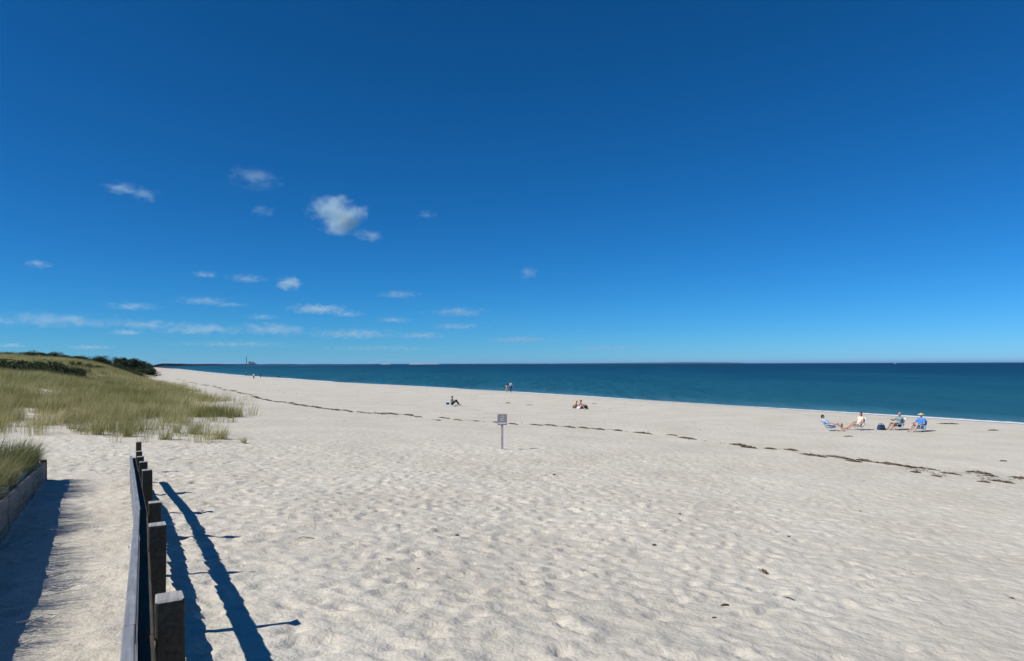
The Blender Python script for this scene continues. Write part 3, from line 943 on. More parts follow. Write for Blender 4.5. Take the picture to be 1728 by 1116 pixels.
M['sign_post'] = wood_mat('grey_sign_post', (0.40, 0.39, 0.38), (0.28, 0.28, 0.28))
M['sign_face'] = simple_mat('dark_grey_sign_face', (0.23, 0.23, 0.24), 0.6, 0.2, 8)
M['sign_mark'] = simple_mat('pale_sign_paint', (0.55, 0.55, 0.56), 0.6, 0.1, 8)
sp = on_ground(847.5, 758.5)
sign = empty('beach_sign', sp, math.radians(4))
tag(sign, 'dark grey notice sign with pale marks on a wooden post in the sand', 'sign')
ppm = 1152 / sp.y
SH = 59.5 / ppm
bm = bmesh.new(); bm_box(bm, (0, 0, (SH - 0.03) / 2 - 0.2), (0.095, 0.095, SH - 0.03 + 0.4), None, bevel=0.006)
for v in bm.verts: v.co.z = min(v.co.z, SH - 0.03)
link('post', bm_mesh(bm, 'post'), M['sign_post'], sign)
pw, ph = 16.0 / ppm, 18.5 / ppm
pc = SH - ph / 2
bm = bmesh.new(); bm_box(bm, (0, -0.062, pc), (pw, 0.022, ph), None, bevel=0.005)
panel = link('panel', bm_mesh(bm, 'panel'), M['sign_face'], sign)
def sign_bar(x0, z0, x1, z1, t=0.026):
    d_ = Vector((x1 - x0, 0, z1 - z0))
    bm = bmesh.new(); bm_box(bm, (d_.length / 2, 0, 0), (d_.length, 0.003, t))
    o = link('painted_mark', bm_mesh(bm, 'painted_mark'), M['sign_mark'], panel)
    o.location = (x0, -0.0755, z0); o.rotation_euler = (0, -math.atan2(d_.z, d_.x), 0)
zt = pc + ph * 0.30
sign_bar(-pw * .20, zt, pw * .16, zt + .01); sign_bar(pw * .16, zt + .01, pw * .20, zt - ph * .2); sign_bar(pw * .2, zt - ph * .2, -pw * .22, zt - ph * .22)
sign_bar(-pw * .22, zt - ph * .24, pw * .05, zt - ph * .40); sign_bar(pw * .05, zt - ph * .40, pw * .26, zt - ph * .34)
bm = bmesh.new(); bm_box(bm, (0, 0, 0), (pw * 0.86, 0.003, ph * 0.13))
o = link('painted_band', bm_mesh(bm, 'painted_band'), M['sign_mark'], panel); o.location = (0, -0.0755, pc - ph * 0.33)
for dz in (0.36, -0.12):
    bm = bmesh.new(); bm_ellipsoid(bm, (0, 0, 0), (0.009, 0.005, 0.009), sub=1)
    o = link('bolt_head', bm_mesh(bm, 'bolt_head'), M['steel'], panel); o.location = (0.0, -0.0745, pc + ph * dz)

# ------------------------------------------------------------------ people
M['skin'] = simple_mat('fair_skin', (0.50, 0.30, 0.22), 0.55, 0.06, 12)
M['skin_tan'] = simple_mat('tanned_skin', (0.36, 0.20, 0.135), 0.55, 0.06, 12)
M['hair_dark'] = simple_mat('dark_hair', (0.028, 0.02, 0.016), 0.6, 0.3, 60)
M['hair_grey'] = simple_mat('grey_hair', (0.30, 0.29, 0.28), 0.6, 0.2, 60)
M['eye'] = simple_mat('eye_dark', (0.02, 0.02, 0.02), 0.2, 0.0)
M['cream'] = fabric('cream_cotton', (0.66, 0.58, 0.46))
M['light_blue'] = fabric('light_blue_cotton', (0.34, 0.52, 0.68))
M['dusty_blue'] = fabric('dusty_blue_cotton', (0.17, 0.29, 0.40))
M['teal'] = fabric('grey_teal_cotton', (0.16, 0.27, 0.31))
M['royal'] = fabric('bright_blue_cotton', (0.05, 0.20, 0.56))
M['black'] = fabric('black_cloth', (0.02, 0.02, 0.023))
M['navy'] = fabric('navy_cloth', (0.025, 0.05, 0.11))
M['greycloth'] = fabric('grey_jersey', (0.17, 0.18, 0.21))
M['olive'] = fabric('olive_grey_cloth', (0.11, 0.11, 0.09))
M['white'] = fabric('white_cloth', (0.66, 0.67, 0.68))
M['straw'] = simple_mat('woven_straw', (0.58, 0.44, 0.24), 0.85, 0.2, 80)
M['patterned'] = simple_mat('blue_white_print', (0.38, 0.50, 0.64), 0.85, 0.45, 9)
M['towel'] = fabric('pale_blue_towel', (0.50, 0.63, 0.72), 0.06, 0.95)
M['pink'] = fabric('faded_pink_cloth', (0.50, 0.30, 0.28))

def V3(t): return Vector(t)

def limb_chain(bm, pts, radii, inflate=0.0, seg=10):
    for (a, b), (ra, rb) in zip(zip(pts[:-1], pts[1:]), zip(radii[:-1], radii[1:])):
        bm_capsule(bm, a, b, ra + inflate, rb + inflate, seg, 3)

def add_hand(bm, elbow, wrist, side, curl=0.35, k=1.0):
    f = (wrist - elbow).normalized()
    up = Vector((0, 0, 1))
    sdir = f.cross(up)
    if sdir.length < 0.2: sdir = f.cross(Vector((1, 0, 0)))
    sdir.normalize()
    nrm = sdir.cross(f).normalized()
    pc_ = wrist + f * 0.045 * k
    R = Matrix((f, sdir, nrm)).transposed()
    bm_ellipsoid(bm, pc_, (0.052 * k, 0.042 * k, 0.018 * k), R, 1)
    for q, ln in zip((-0.030, -0.010, 0.011, 0.030), (0.066, 0.078, 0.072, 0.056)):
        b0 = pc_ + f * 0.038 * k + sdir * q * k
        m1 = b0 + f * ln * 0.5 * k - nrm * curl * 0.012 * k + sdir * q * 0.25 * k
        e1 = m1 + (f * math.cos(curl) - nrm * math.sin(curl)) * ln * 0.5 * k
        bm_capsule(bm, b0, m1, 0.0095 * k, 0.0088 * k, 6, 2); bm_capsule(bm, m1, e1, 0.0088 * k, 0.0075 * k, 6, 2)
    ts = sdir * (1 if side > 0 else -1)
    b0 = wrist + f * 0.02 * k + ts * 0.03 * k
    m1 = b0 + f * 0.028 * k + ts * 0.022 * k; e1 = m1 + f * 0.03 * k + ts * 0.006 * k - nrm * 0.01 * k
    bm_capsule(bm, b0, m1, 0.012 * k, 0.0105 * k, 6, 2); bm_capsule(bm, m1, e1, 0.0105 * k, 0.009 * k, 6, 2)

def pose_of(**kw):
    """sagittal pose; x forward, z up. Limb entries may be one (both sides) or a pair (left, right) of (x, y, z)"""
    P = {}
    for k, v in kw.items():
        if k in ('pelvis', 'waist', 'chest', 'neck', 'head'):
            P[k] = V3(v)
        else:
            if isinstance(v[0], (tuple, list)):
                P[k] = [V3(v[0]), V3(v[1])]
            else:
                P[k] = [Vector((v[0], abs(v[1]), v[2])), Vector((v[0], -abs(v[1]), v[2]))]
    return P

def make_person(name, P, label, loc, rz, skin='skin', voxel=0.014, top=None, bottom=None, hair='hair_dark', hair_len=0.0, hat=None,
                sleeve=0.55, leg_frac=0.6, gaze=(1, 0, -0.1), group=None, feet=True):
    bm = bmesh.new()
    pel, ch, nk, hd = P['pelvis'], P['chest'], P['neck'], P['head']
    wa = P.get('waist', (pel + ch) / 2)
    sh, el, wr, hp, kn, an, to = (P[k] for k in ('shoulder', 'elbow', 'wrist', 'hip', 'knee', 'ankle', 'toe'))
    def torso(b, inf=0.0, upper=True, lower=True):
        if lower:
            bm_capsule(b, hp[0], hp[1], 0.100 + inf, 0.100 + inf, 10, 3)
            limb_chain(b, [pel, wa], [0.125, 0.118], inf)
        if upper:
            limb_chain(b, [wa, ch], [0.118, 0.125], inf)
            for q in (0, 1):
                m_ = ch.lerp(sh[q], 0.55)
                bm_capsule(b, wa.lerp(hp[q], 0.35), m_, 0.088 + inf, 0.098 + inf, 10, 3)
                bm_capsule(b, ch.lerp(nk, 0.45), sh[q], 0.07 + inf, 0.058 + inf, 10, 3)
    torso(bm)
    limb_chain(bm, [ch.lerp(nk, 0.5), nk, nk.lerp(hd, 0.6)], [0.068, 0.054, 0.052])
    g = Vector(gaze).normalized()
    side = Vector((0, 0, 1)).cross(g).normalized()
    upv = g.cross(side)
    R = Matrix((g, side, upv)).transposed()
    bm_ellipsoid(bm, hd + upv * 0.02, (0.098, 0.078, 0.105), R, 2)
    bm_ellipsoid(bm, hd + g * 0.032 - upv * 0.055, (0.062, 0.056, 0.062), R, 2)
    bm_capsule(bm, hd + g * 0.088 + upv * 0.005, hd + g * 0.112 - upv * 0.028, 0.010, 0.014, 6, 2)
    bm_capsule(bm, hd + g * 0.088 - upv * 0.062 + side * 0.018, hd + g * 0.088 - upv * 0.062 - side * 0.018, 0.009, 0.009, 6, 2)
    for q in (1, -1):
        bm_ellipsoid(bm, hd - g * 0.008 + side * 0.08 * q - upv * 0.008, (0.02, 0.011, 0.032), R, 1)
    for q in (0, 1):
        limb_chain(bm, [sh[q], el[q], wr[q]], [0.055, 0.042, 0.029])
        add_hand(bm, el[q], wr[q], 1 if q == 0 else -1)
        limb_chain(bm, [hp[q], hp[q].lerp(kn[q], 0.45), kn[q], kn[q].lerp(an[q], 0.35), an[q]], [0.092, 0.082, 0.057, 0.056, 0.037])
        if feet:
            limb_chain(bm, [an[q], an[q].lerp(to[q], 0.45), to[q]], [0.042, 0.042, 0.026])
    body = link(name, remeshed(bm, name, voxel), M[skin])
    body.location = loc; body.rotation_euler = (0, 0, rz)
    tag(body, label, 'person', group)
    for q in (1, -1):
        bm = bmesh.new(); bm_ellipsoid(bm, hd + g * 0.088 + side * 0.031 * q + upv * 0.012, (0.010, 0.013, 0.008), R, 1)
        link('eye', bm_mesh(bm, 'eye'), M['eye'], body)
    if hair:
        bm = bmesh.new()
        bm_ellipsoid(bm, hd - g * 0.018 + upv * 0.038, (0.098, 0.087, 0.100), R, 2)
        bm_ellipsoid(bm, hd - g * 0.045 - upv * 0.01, (0.068, 0.080, 0.085), R, 2)
        if hair_len: bm_capsule(bm, hd - g * 0.06, hd - g * 0.075 - Vector((0, 0, hair_len)), 0.07, 0.05, 8, 3)
        link('hair', remeshed(bm, 'hair', max(voxel, 0.012), 2), M[hair], body)
    if top:
        bm = bmesh.new()
        torso(bm, 0.014, True, False)
        bm_capsule(bm, pel.lerp(wa, 0.6), wa, 0.137, 0.135, 10, 3)
        for q in (0, 1):
            if sleeve > 0: bm_capsule(bm, sh[q], sh[q].lerp(el[q], sleeve), 0.070, 0.066, 10, 2)
            if sleeve > 1: bm_capsule(bm, el[q], el[q].lerp(wr[q], sleeve - 1), 0.058, 0.048, 10, 2)
        link('shirt', remeshed(bm, 'shirt', voxel, 2), M[top], body)
    if bottom:
        bm = bmesh.new()
        torso(bm, 0.013, False, True)
        for q in (0, 1):
            if leg_frac > 0:
                bm_capsule(bm, hp[q], hp[q].lerp(kn[q], min(leg_frac, 1)), 0.106, 0.088, 10, 3)
            if leg_frac > 1:
                bm_capsule(bm, kn[q], kn[q].lerp(an[q], leg_frac - 1), 0.080, 0.060, 10, 3)
        link('trousers' if leg_frac > 1 else 'shorts', remeshed(bm, 'legwear', voxel, 2), M[bottom], body)
    if hat:
        bm = bmesh.new()
        bm_ellipsoid(bm, hd + upv * 0.095, (0.112, 0.098, 0.075), R, 2)
        r = bmesh.ops.create_cone(bm, cap_ends=True, segments=24, radius1=0.20, radius2=0.185, depth=0.012)
        MM = Matrix.Translation(hd + upv * 0.085) @ R.to_4x4()
        for v in r['verts']: v.co = MM @ v.co
        link('hat', bm_mesh(bm, 'hat', True), M[hat], body)
    return body

def strip(bm, prof, w, th=0.012):
    """a slung fabric panel: profile in x,z swept across y"""
    rows = []
    for k, (x, z) in enumerate(prof):
        a = prof[max(k - 1, 0)]; b = prof[min(k + 1, len(prof) - 1)]
        dx, dz = b[0] - a[0], b[1] - a[1]; L_ = math.hypot(dx, dz); nx, nz = -dz / L_ * th / 2, dx / L_ * th / 2
        rows.append([bm.verts.new((x + nx, -w / 2, z + nz)), bm.verts.new((x + nx, w / 2, z + nz)), bm.verts.new((x - nx, w / 2, z - nz)), bm.verts.new((x - nx, -w / 2, z - nz))])
    for a, b in zip(rows[:-1], rows[1:]):
        for q in range(4):
            bm.faces.new((a[q], a[(q + 1) % 4], b[(q + 1) % 4], b[q]))
    bm.faces.new(rows[0]); bm.faces.new(list(reversed(rows[-1])))
    bmesh.ops.recalc_face_normals(bm, faces=bm.faces)

def beach_chair(loc, rz, mat, label, recline=0.30, w=0.56):
    c = empty('beach_chair', loc, rz)
    tag(c, label, 'beach chair', 'low folding beach chairs')
    bx_, bz = -0.22, 0.15                          # hinge
    tx, tz = bx_ - recline - 0.02, bz + 0.62       # top of the back
    bm = bmesh.new(); strip(bm, [(0.30, 0.27), (0.16, 0.225), (0.0, 0.185), (-0.14, 0.165), (-0.22, 0.175)], w - 0.05)
    link('seat', bm_mesh(bm, 'seat', True), mat, c)
    bm = bmesh.new(); strip(bm, [(bx_ - 0.01, bz + 0.05), (bx_ - 0.09 - recline * 0.15, bz + 0.2), (bx_ - 0.05 - recline * 0.6, bz + 0.42), (tx, tz)], w - 0.05)
    link('backrest', bm_mesh(bm, 'backrest', True), mat, c)
    for s_ in (-1, 1):
        y = s_ * w / 2
        bm = bmesh.new(); bm_tube(bm, [(0.33, y, 0.28), (0.0, y, 0.2), (bx_, y, bz), (bx_ - recline * 0.5, y, bz + 0.3), (tx, y, tz)], 0.012)
        link('side_frame', bm_mesh(bm, 'side_frame', True), M['steel'], c)
        bm = bmesh.new(); bm_tube(bm, [(0.27, y * 1.03, -0.03), (0.22, y * 1.03, 0.40)], 0.011); link('leg', bm_mesh(bm, 'leg', True), M['steel'], c)
        bm = bmesh.new(); bm_tube(bm, [(-0.36, y * 1.03, -0.03), (0.05, y * 1.03, 0.21)], 0.011); link('leg', bm_mesh(bm, 'leg', True), M['steel'], c)
        bm = bmesh.new(); bm_box(bm, (-0.06, y * 1.05, 0.415), (0.60, 0.05, 0.022), Matrix.Rotation(0.04, 3, 'Y'), bevel=0.008); link('armrest', bm_mesh(bm, 'armrest'), M['white_paint'], c)
    bm = bmesh.new(); bm_tube(bm, [(tx, -w / 2, tz), (tx, w / 2, tz)], 0.012); link('top_bar', bm_mesh(bm, 'top_bar', True), M['steel'], c)
    return c

chair_pose = dict(pelvis=(-0.10, 0, 0.31), waist=(-0.20, 0, 0.47), chest=(-0.32, 0, 0.66), neck=(-0.36, 0, 0.84), head=(-0.34, 0, 0.98),
                  shoulder=(-0.35, 0.185, 0.75), elbow=(-0.20, 0.29, 0.49), wrist=(0.05, 0.27, 0.46),
                  hip=(-0.08, 0.095, 0.30), knee=(0.33, 0.13, 0.42), ankle=(0.68, 0.12, 0.10), toe=(0.86, 0.14, 0.07))
G4 = 'people sitting together in beach chairs'

# leftmost sitter, facing right, lying well back
p = on_ground(1403, 727.5)
rzA = math.radians(-14)
beach_chair(p, rzA, M['patterned'], 'blue and white printed beach chair, leftmost of the four, facing right', 0.42)
PA = dict(chair_pose); PA.update(chest=(-0.40, 0, 0.60), neck=(-0.47, 0, 0.74), head=(-0.50, 0, 0.88), shoulder=(-0.44, 0.185, 0.67), elbow=(-0.22, 0.29, 0.47), wrist=(0.06, 0.24, 0.47),
                                 knee=((0.34, 0.12, 0.44), (0.32, -0.13, 0.50)), ankle=((0.70, 0.12, 0.13), (0.62, -0.13, 0.10)), toe=((0.80, 0.13, 0.22), (0.80, -0.14, 0.07)))
make_person('person', pose_of(**PA), 'person in light blue shirt reclining in the leftmost printed chair', p, rzA, top='light_blue', bottom='patterned', hair='hair_dark', sleeve=0.7, group=G4)

# woman in cream, facing left
p = on_ground(1446, 725.5)
rzB = math.radians(192)
beach_chair(p, rzB, M['white'], 'white beach chair under the person in the cream top, facing left', 0.24)
PB = dict(chair_pose); PB.update(knee=(0.34, 0.10, 0.38), ankle=(0.74, 0.09, 0.08), toe=(0.88, 0.12, 0.14), chest=(-0.27, 0, 0.68), neck=(-0.29, 0, 0.86), head=(-0.26, 0, 1.01), shoulder=(-0.30, 0.18, 0.77))
make_person('person', pose_of(**PB), 'dark-haired person in cream top sitting with legs stretched towards the leftmost chair', p, rzB, top='cream', bottom='cream', hair='hair_dark', hair_len=0.16, sleeve=0.2, leg_frac=0.2, group=G4)

# man with grey hair, teal shirt
p = on_ground(1513, 726)
rzC = math.radians(196)
beach_chair(p, rzC, M['white'], 'white beach chair beside the navy bag', 0.26)
PC = dict(chair_pose); PC.update(chest=(-0.26, 0, 0.68), neck=(-0.27, 0, 0.86), head=(-0.24, 0, 1.0), shoulder=(-0.28, 0.19, 0.77), elbow=((0.02, 0.27, 0.66), (-0.02, -0.28, 0.60)), wrist=((0.27, 0.2, 0.72), (0.24, -0.2, 0.68)),
                                 knee=(0.33, 0.14, 0.46), ankle=(0.55, 0.14, 0.09), toe=(0.74, 0.16, 0.06))
make_person('person', pose_of(**PC), 'grey-haired person in dark teal shirt reaching forward beside the navy bag', p, rzC, top='teal', bottom='black', hair='hair_grey', sleeve=0.6, leg_frac=0.55, group=G4, skin='skin_tan')

# man with straw hat, blue shirt
p = on_ground(1550, 729)
rzD = math.radians(205)
M['chair_blue'] = fabric('sky_blue_canvas', (0.22, 0.47, 0.74))
beach_chair(p, rzD, M['chair_blue'], 'sky blue beach chair, rightmost of the four', 0.26)
PD = dict(chair_pose); PD.update(chest=(-0.27, 0, 0.68), neck=(-0.28, 0, 0.86), head=(-0.25, 0, 1.0), shoulder=(-0.29, 0.2, 0.77), elbow=((-0.10, 0.29, 0.52), (-0.08, -0.3, 0.54)), wrist=((0.18, 0.26, 0.50), (0.22, -0.26, 0.52)),
                                 knee=(0.33, 0.15, 0.47), ankle=((0.60, 0.15, 0.09), (0.66, -0.14, 0.08)), toe=((0.80, 0.17, 0.06), (0.86, -0.16, 0.06)))
make_person('person', pose_of(**PD), 'person in bright blue shirt and straw hat in the rightmost chair', p, rzD, top='royal', bottom='teal', hair='hair_grey', hat='straw', sleeve=0.6, leg_frac=0.5, group=G4)

# navy cool bag
def soft_bag(loc, rz, size, mat, label, name='beach_bag', handles=True, strap_mat=None):
    b_ = empty(name, loc, rz); tag(b_, label, 'bag')
    bm = bmesh.new()
    bm_box(bm, (0, 0, size[2] / 2), size, None, bevel=min(size) * 0.2)
    bmesh.ops.subdivide_edges(bm, edges=bm.edges[:], cuts=2, use_grid_fill=True)
    for v in bm.verts:
        k = v.co.z / size[2]
        v.co.x *= 1.05 - 0.25 * k; v.co.y *= 1.05 - 0.35 * k
        v.co += Vector((random.uniform(-1, 1), random.uniform(-1, 1), random.uniform(-1, 1))) * min(size) * 0.03
    link('bag_body', bm_mesh(bm, 'bag_body', True), mat, b_)
    if handles:
        for s_ in (-1, 1):
            pts = [(size[0] * 0.25 * math.cos(t), s_ * size[1] * 0.28, size[2] * 0.92 + size[2] * 0.35 * math.sin(t)) for t in np.linspace(0, math.pi, 9)]
            bm = bmesh.new(); bm_tube(bm, pts, 0.012); link('handle', bm_mesh(bm, 'handle', True), strap_mat or mat, b_)
    return b_
soft_bag(on_ground(1487, 726), math.radians(10), (0.46, 0.30, 0.34), M['navy'], 'navy blue cool bag left of the grey-haired person')
# things lying by the chairs
def sandal_pair(loc, rz, mat, label):
    r_ = empty('sandals', loc, rz); tag(r_, label, 'sandals')
    for s_ in (-1, 1):
        bm = bmesh.new(); bm_ellipsoid(bm, (0, s_ * 0.08, 0.02), (0.14, 0.052, 0.018), None, 2)
        o = link('sole', bm_mesh(bm, 'sole', True), mat, r_)
        bm = bmesh.new(); bm_tube(bm, [(0.05, s_ * 0.08 - 0.05, 0.03), (0.06, s_ * 0.08, 0.07), (0.05, s_ * 0.08 + 0.05, 0.03)], 0.01)
        link('strap', bm_mesh(bm, 'strap', True), M['black'], r_)
sandal_pair(on_ground(1454, 726.5), 0.6, M['greycloth'], 'grey sandals lying behind the person in cream')
bm = bmesh.new(); bm_capsule(bm, (0, 0, 0.0), (0, 0, 0.17), 0.036, 0.036, 12, 2); bm_capsule(bm, (0, 0, 0.2), (0, 0, 0.25), 0.016, 0.014, 10, 2)
M['bottle'] = simple_mat('brown_bottle', (0.07, 0.03, 0.018), 0.25, 0.1, 10)
o = link('bottle', remeshed(bm, 'bottle', 0.008, 2), M['bottle']); o.location = on_ground(1420.5, 723); o.scale = (1.6, 1.6, 1.4)
tag(o, 'small brown bottle standing between the two left chairs', 'bottle')

# person sitting alone on a pale towel
p = on_ground(763, 684.5)
sit = dict(pelvis=(0, 0, 0.13), waist=(-0.03, 0, 0.28), chest=(-0.05, 0, 0.46), neck=(-0.02, 0, 0.64), head=(0.02, 0, 0.79), shoulder=(-0.03, 0.18, 0.56), elbow=(0.12, 0.25, 0.36), wrist=(0.33, 0.16, 0.44),
           hip=(0.02, 0.095, 0.12), knee=(0.40, 0.14, 0.47), ankle=(0.68, 0.13, 0.09), toe=(0.86, 0.14, 0.06))
make_person('person', pose_of(**sit), 'person in grey top and black trousers sitting alone on a pale towel', p + Vector((0, 0, 0.03)), math.radians(-6), voxel=0.018, top='greycloth', bottom='black', hair='hair_dark', sleeve=0.9, leg_frac=1.9)
def towel(loc, rz, L_, W_, mat, label):
    nx, ny = 22, 14
    x, y = np.meshgrid(np.linspace(-L_ / 2, L_ / 2, nx), np.linspace(-W_ / 2, W_ / 2, ny))
    z = 0.03 + 0.03 * (fbm(x * 3, y * 3, 5, 2) + 0.3)
    me = grid_mesh('beach_towel', x, y, z); me.materials.append(mat)
    o = link('beach_towel', me); o.location = loc; o.rotation_euler = (0, 0, rz)
    m_ = o.modifiers.new('thickness', 'SOLIDIFY'); m_.thickness = 0.014
    tag(o, label, 'towel'); return o
towel(p + Vector((-0.15, 0.05, 0)), 0.1, 1.7, 1.0, M['towel'], 'pale blue towel under the person sitting alone')
soft_bag(on_ground(755.5, 684), 0.3, (0.34, 0.22, 0.26), M['navy'], 'dark bag on the towel behind the person sitting alone', handles=False)
sandal_pair(on_ground(768, 686.6), 0.2, M['greycloth'], 'dark sandals in front of the pale towel')

# two people hunched together near the water
G5 = 'pair sitting close together by the water'
p = on_ground(968.5, 690.5)
hun = dict(pelvis=(0, 0, 0.12), waist=(0.02, 0, 0.27), chest=(0.10, 0, 0.44), neck=(0.20, 0, 0.58), head=(0.30, 0, 0.66), shoulder=(0.14, 0.18, 0.53), elbow=(0.32, 0.24, 0.33), wrist=(0.48, 0.12, 0.30),
           hip=(0.02, 0.095, 0.11), knee=(0.40, 0.16, 0.42), ankle=(0.58, 0.12, 0.08), toe=(0.76, 0.13, 0.06))
make_person('person', pose_of(**hun), 'bare-shouldered person in grey shorts, left one of the pair near the water', p, math.radians(25), voxel=0.018, top=None, bottom='olive', hair='hair_grey', leg_frac=0.7, gaze=(1, 0, -0.5), group=G5)
p = on_ground(976.5, 691)
hun2 = dict(hun); hun2.update(chest=(0.06, 0, 0.48), neck=(0.14, 0, 0.64), head=(0.22, 0, 0.76), shoulder=(0.10, 0.18, 0.57), elbow=(0.34, 0.22, 0.42), wrist=(0.52, 0.14, 0.30))
make_person('person', pose_of(**hun2), 'person in faded pink top leaning forward, right one of the pair near the water', p, math.radians(-20), voxel=0.018, top='pink', bottom='white', hair='hair_dark', sleeve=0.4, leg_frac=0.4, gaze=(1, 0, -0.5), group=G5)
soft_bag(on_ground(986.5, 691), 0.2, (0.62, 0.34, 0.36), M['black'], 'black beach bag beside the pair near the water', strap_mat=M['greycloth'])
towel(on_ground(974, 691.5), -0.2, 1.5, 0.9, M['white'], 'white towel under the pair near the water')

# couple standing at the water's edge
stand = dict(pelvis=(0, 0, 0.95), waist=(0, 0, 1.10), chest=(0.01, 0, 1.28), neck=(0.02, 0, 1.47), head=(0.05, 0, 1.61), shoulder=(0.0, 0.19, 1.40), elbow=(-0.02, 0.26, 1.12), wrist=(0.10, 0.26, 0.88),
             hip=(0, 0.095, 0.92), knee=(0.03, 0.11, 0.50), ankle=(0, 0.12, 0.08), toe=(0.18, 0.14, 0.04))
G6 = 'couple at the water edge'
p = on_ground(855, 662.3)
bend = dict(stand); bend.update(chest=(0.20, 0, 1.24), waist=(0.06, 0, 1.09), neck=(0.32, 0, 1.38), head=(0.42, 0, 1.46), shoulder=(0.25, 0.19, 1.33), elbow=((0.30, 0.27, 1.05), (0.12, -0.3, 1.05)), wrist=((0.42, 0.2, 0.85), (0.28, -0.3, 0.82)),
                                 knee=((0.14, 0.10, 0.52), (-0.06, -0.10, 0.50)), ankle=((0.10, 0.11, 0.08), (-0.26, -0.11, 0.12)), toe=((0.28, 0.12, 0.04), (-0.10, -0.12, 0.04)))
make_person('person', pose_of(**bend), 'person in dark top and shorts stooping at the water edge, left one of the couple', p, math.radians(10), voxel=0.022, top='black', bottom='pink', hair='hair_dark', leg_frac=0.35, group=G6, sleeve=0.8)
p = on_ground(862, 663)
walk = dict(stand); walk.update(knee=((0.12, 0.10, 0.51), (-0.05, -0.10, 0.49)), ankle=((0.16, 0.11, 0.08), (-0.20, -0.11, 0.12)), toe=((0.34, 0.12, 0.05), (-0.05, -0.12, 0.04)), wrist=((-0.06, 0.28, 0.88), (0.2, -0.26, 0.9)))
make_person('person', pose_of(**walk), 'person in dusty blue top and navy trousers, right one of the couple at the water', p, math.radians(60), voxel=0.022, top='dusty_blue', bottom='navy', hair='hair_dark', leg_frac=1.85, group=G6, sleeve=0.9)

# walkers far along the beach
G7 = 'walkers far along the beach'
for px, py, top, bot, rz, lab in ((428.3, 640.0, 'white', 'black', -80, 'tiny far walker in white top and dark trousers, nearest of the distant three'),
                                  (439.6, 638.0, 'navy', 'navy', 100, 'tiny far walker all in dark clothes by the water, right of the one in white'),
                                  (415.2, 635.3, 'greycloth', 'navy', 95, 'tiny far walker in dark clothes, leftmost of the distant three')):
    p = on_ground(px, py)
    make_person('person', pose_of(**walk), lab, p, math.radians(rz), voxel=0.03, top=top, bottom=bot, hair='hair_dark', leg_frac=1.85, group=G7, sleeve=0.9)
p = on_ground(469, 637.2)
bm = bmesh.new(); bm_ellipsoid(bm, (0, 0, 0.1), (0.5, 0.35, 0.3), sub=3)
for v in bm.verts: v.co *= 1 + 0.25 * float(fbm(np.array(v.co.x * 3 + 4), np.array(v.co.y * 3 + v.co.z * 2), 3, 2))
o = link('shore_rock', bm_mesh(bm, 'shore_rock'), M['stone']); o.location = (p.x, p.y, 0.02); o.scale = (1.3, 1.3, 1.3)
tag(o, 'small dark lump in the shallow water right of the far walkers', 'rock')

# ------------------------------------------------------------------ seaweed wrack line
def weed_mesh(seed):
    r = np.random.default_rng(seed)
    Vs, Fs = [], []; o_ = 0
    # matted base
    nx, ny = 26, 9
    x, y = np.meshgrid(np.linspace(-0.5, 0.5, nx), np.linspace(-0.5, 0.5, ny))
    env = (1 - (2 * x) ** 2) * (0.55 + 0.9 * (fbm(x * 6 + seed, y * 0, seed, 3) + 0.35))
    cy_ = 0.25 * fbm(x * 4 + seed * 3, y * 0, seed + 9, 2)
    yy = cy_ + y * np.maximum(env, 0.02)
    z = 0.10 * np.maximum(1 - (2 * y) ** 2, 0) * np.maximum(env, 0) * (0.6 + 0.9 * (fbm(x * 14, y * 6, seed + 3, 3) + 0.4)) - 0.012
    idx = np.arange(nx * ny).reshape(ny, nx)
    Vs.append(np.stack([x, yy, z], -1).reshape(-1, 3)); Fs.append(np.stack([idx[:-1, :-1], idx[:-1, 1:], idx[1:, 1:], idx[1:, :-1]], -1).reshape(-1, 4)); o_ += nx * ny
    n = 150
    bx = r.uniform(-0.52, 0.52, n); e = np.maximum(1 - (2 * bx) ** 2, 0.05)
    by = r.normal(0, 0.28, n) * e; a = r.normal(0, 0.6, n); ln = r.uniform(0.05, 0.16, n)
    wz = r.uniform(0.0, 0.09, n) * e
    dx, dy = np.cos(a) * ln, np.sin(a) * ln * 2
    w_ = 0.03
    V = np.zeros((n, 3, 2, 3))
    for k, t in enumerate((-0.5, 0, 0.5)):
        for q, sg in enumerate((-1, 1)):
            V[:, k, q, 0] = bx + dx * t - np.sin(a) * w_ * sg * 0.3; V[:, k, q, 1] = by + dy * t + np.cos(a) * w_ * sg; V[:, k, q, 2] = wz + (0.05 if k == 1 else 0.0) * r.random(n) + 0.004
    i2 = np.arange(n * 6).reshape(n, 3, 2) + o_
    Vs.append(V.reshape(-1, 3)); Fs.append(np.stack([i2[:, :-1, 0], i2[:, :-1, 1], i2[:, 1:, 1], i2[:, 1:, 0]], -1).reshape(-1, 4))
    me = mesh_arrays('seaweed_clump', np.concatenate(Vs), np.concatenate(Fs)); me.materials.append(M['weed'])
    return me
WEED = [weed_mesh(k) for k in range(6)]
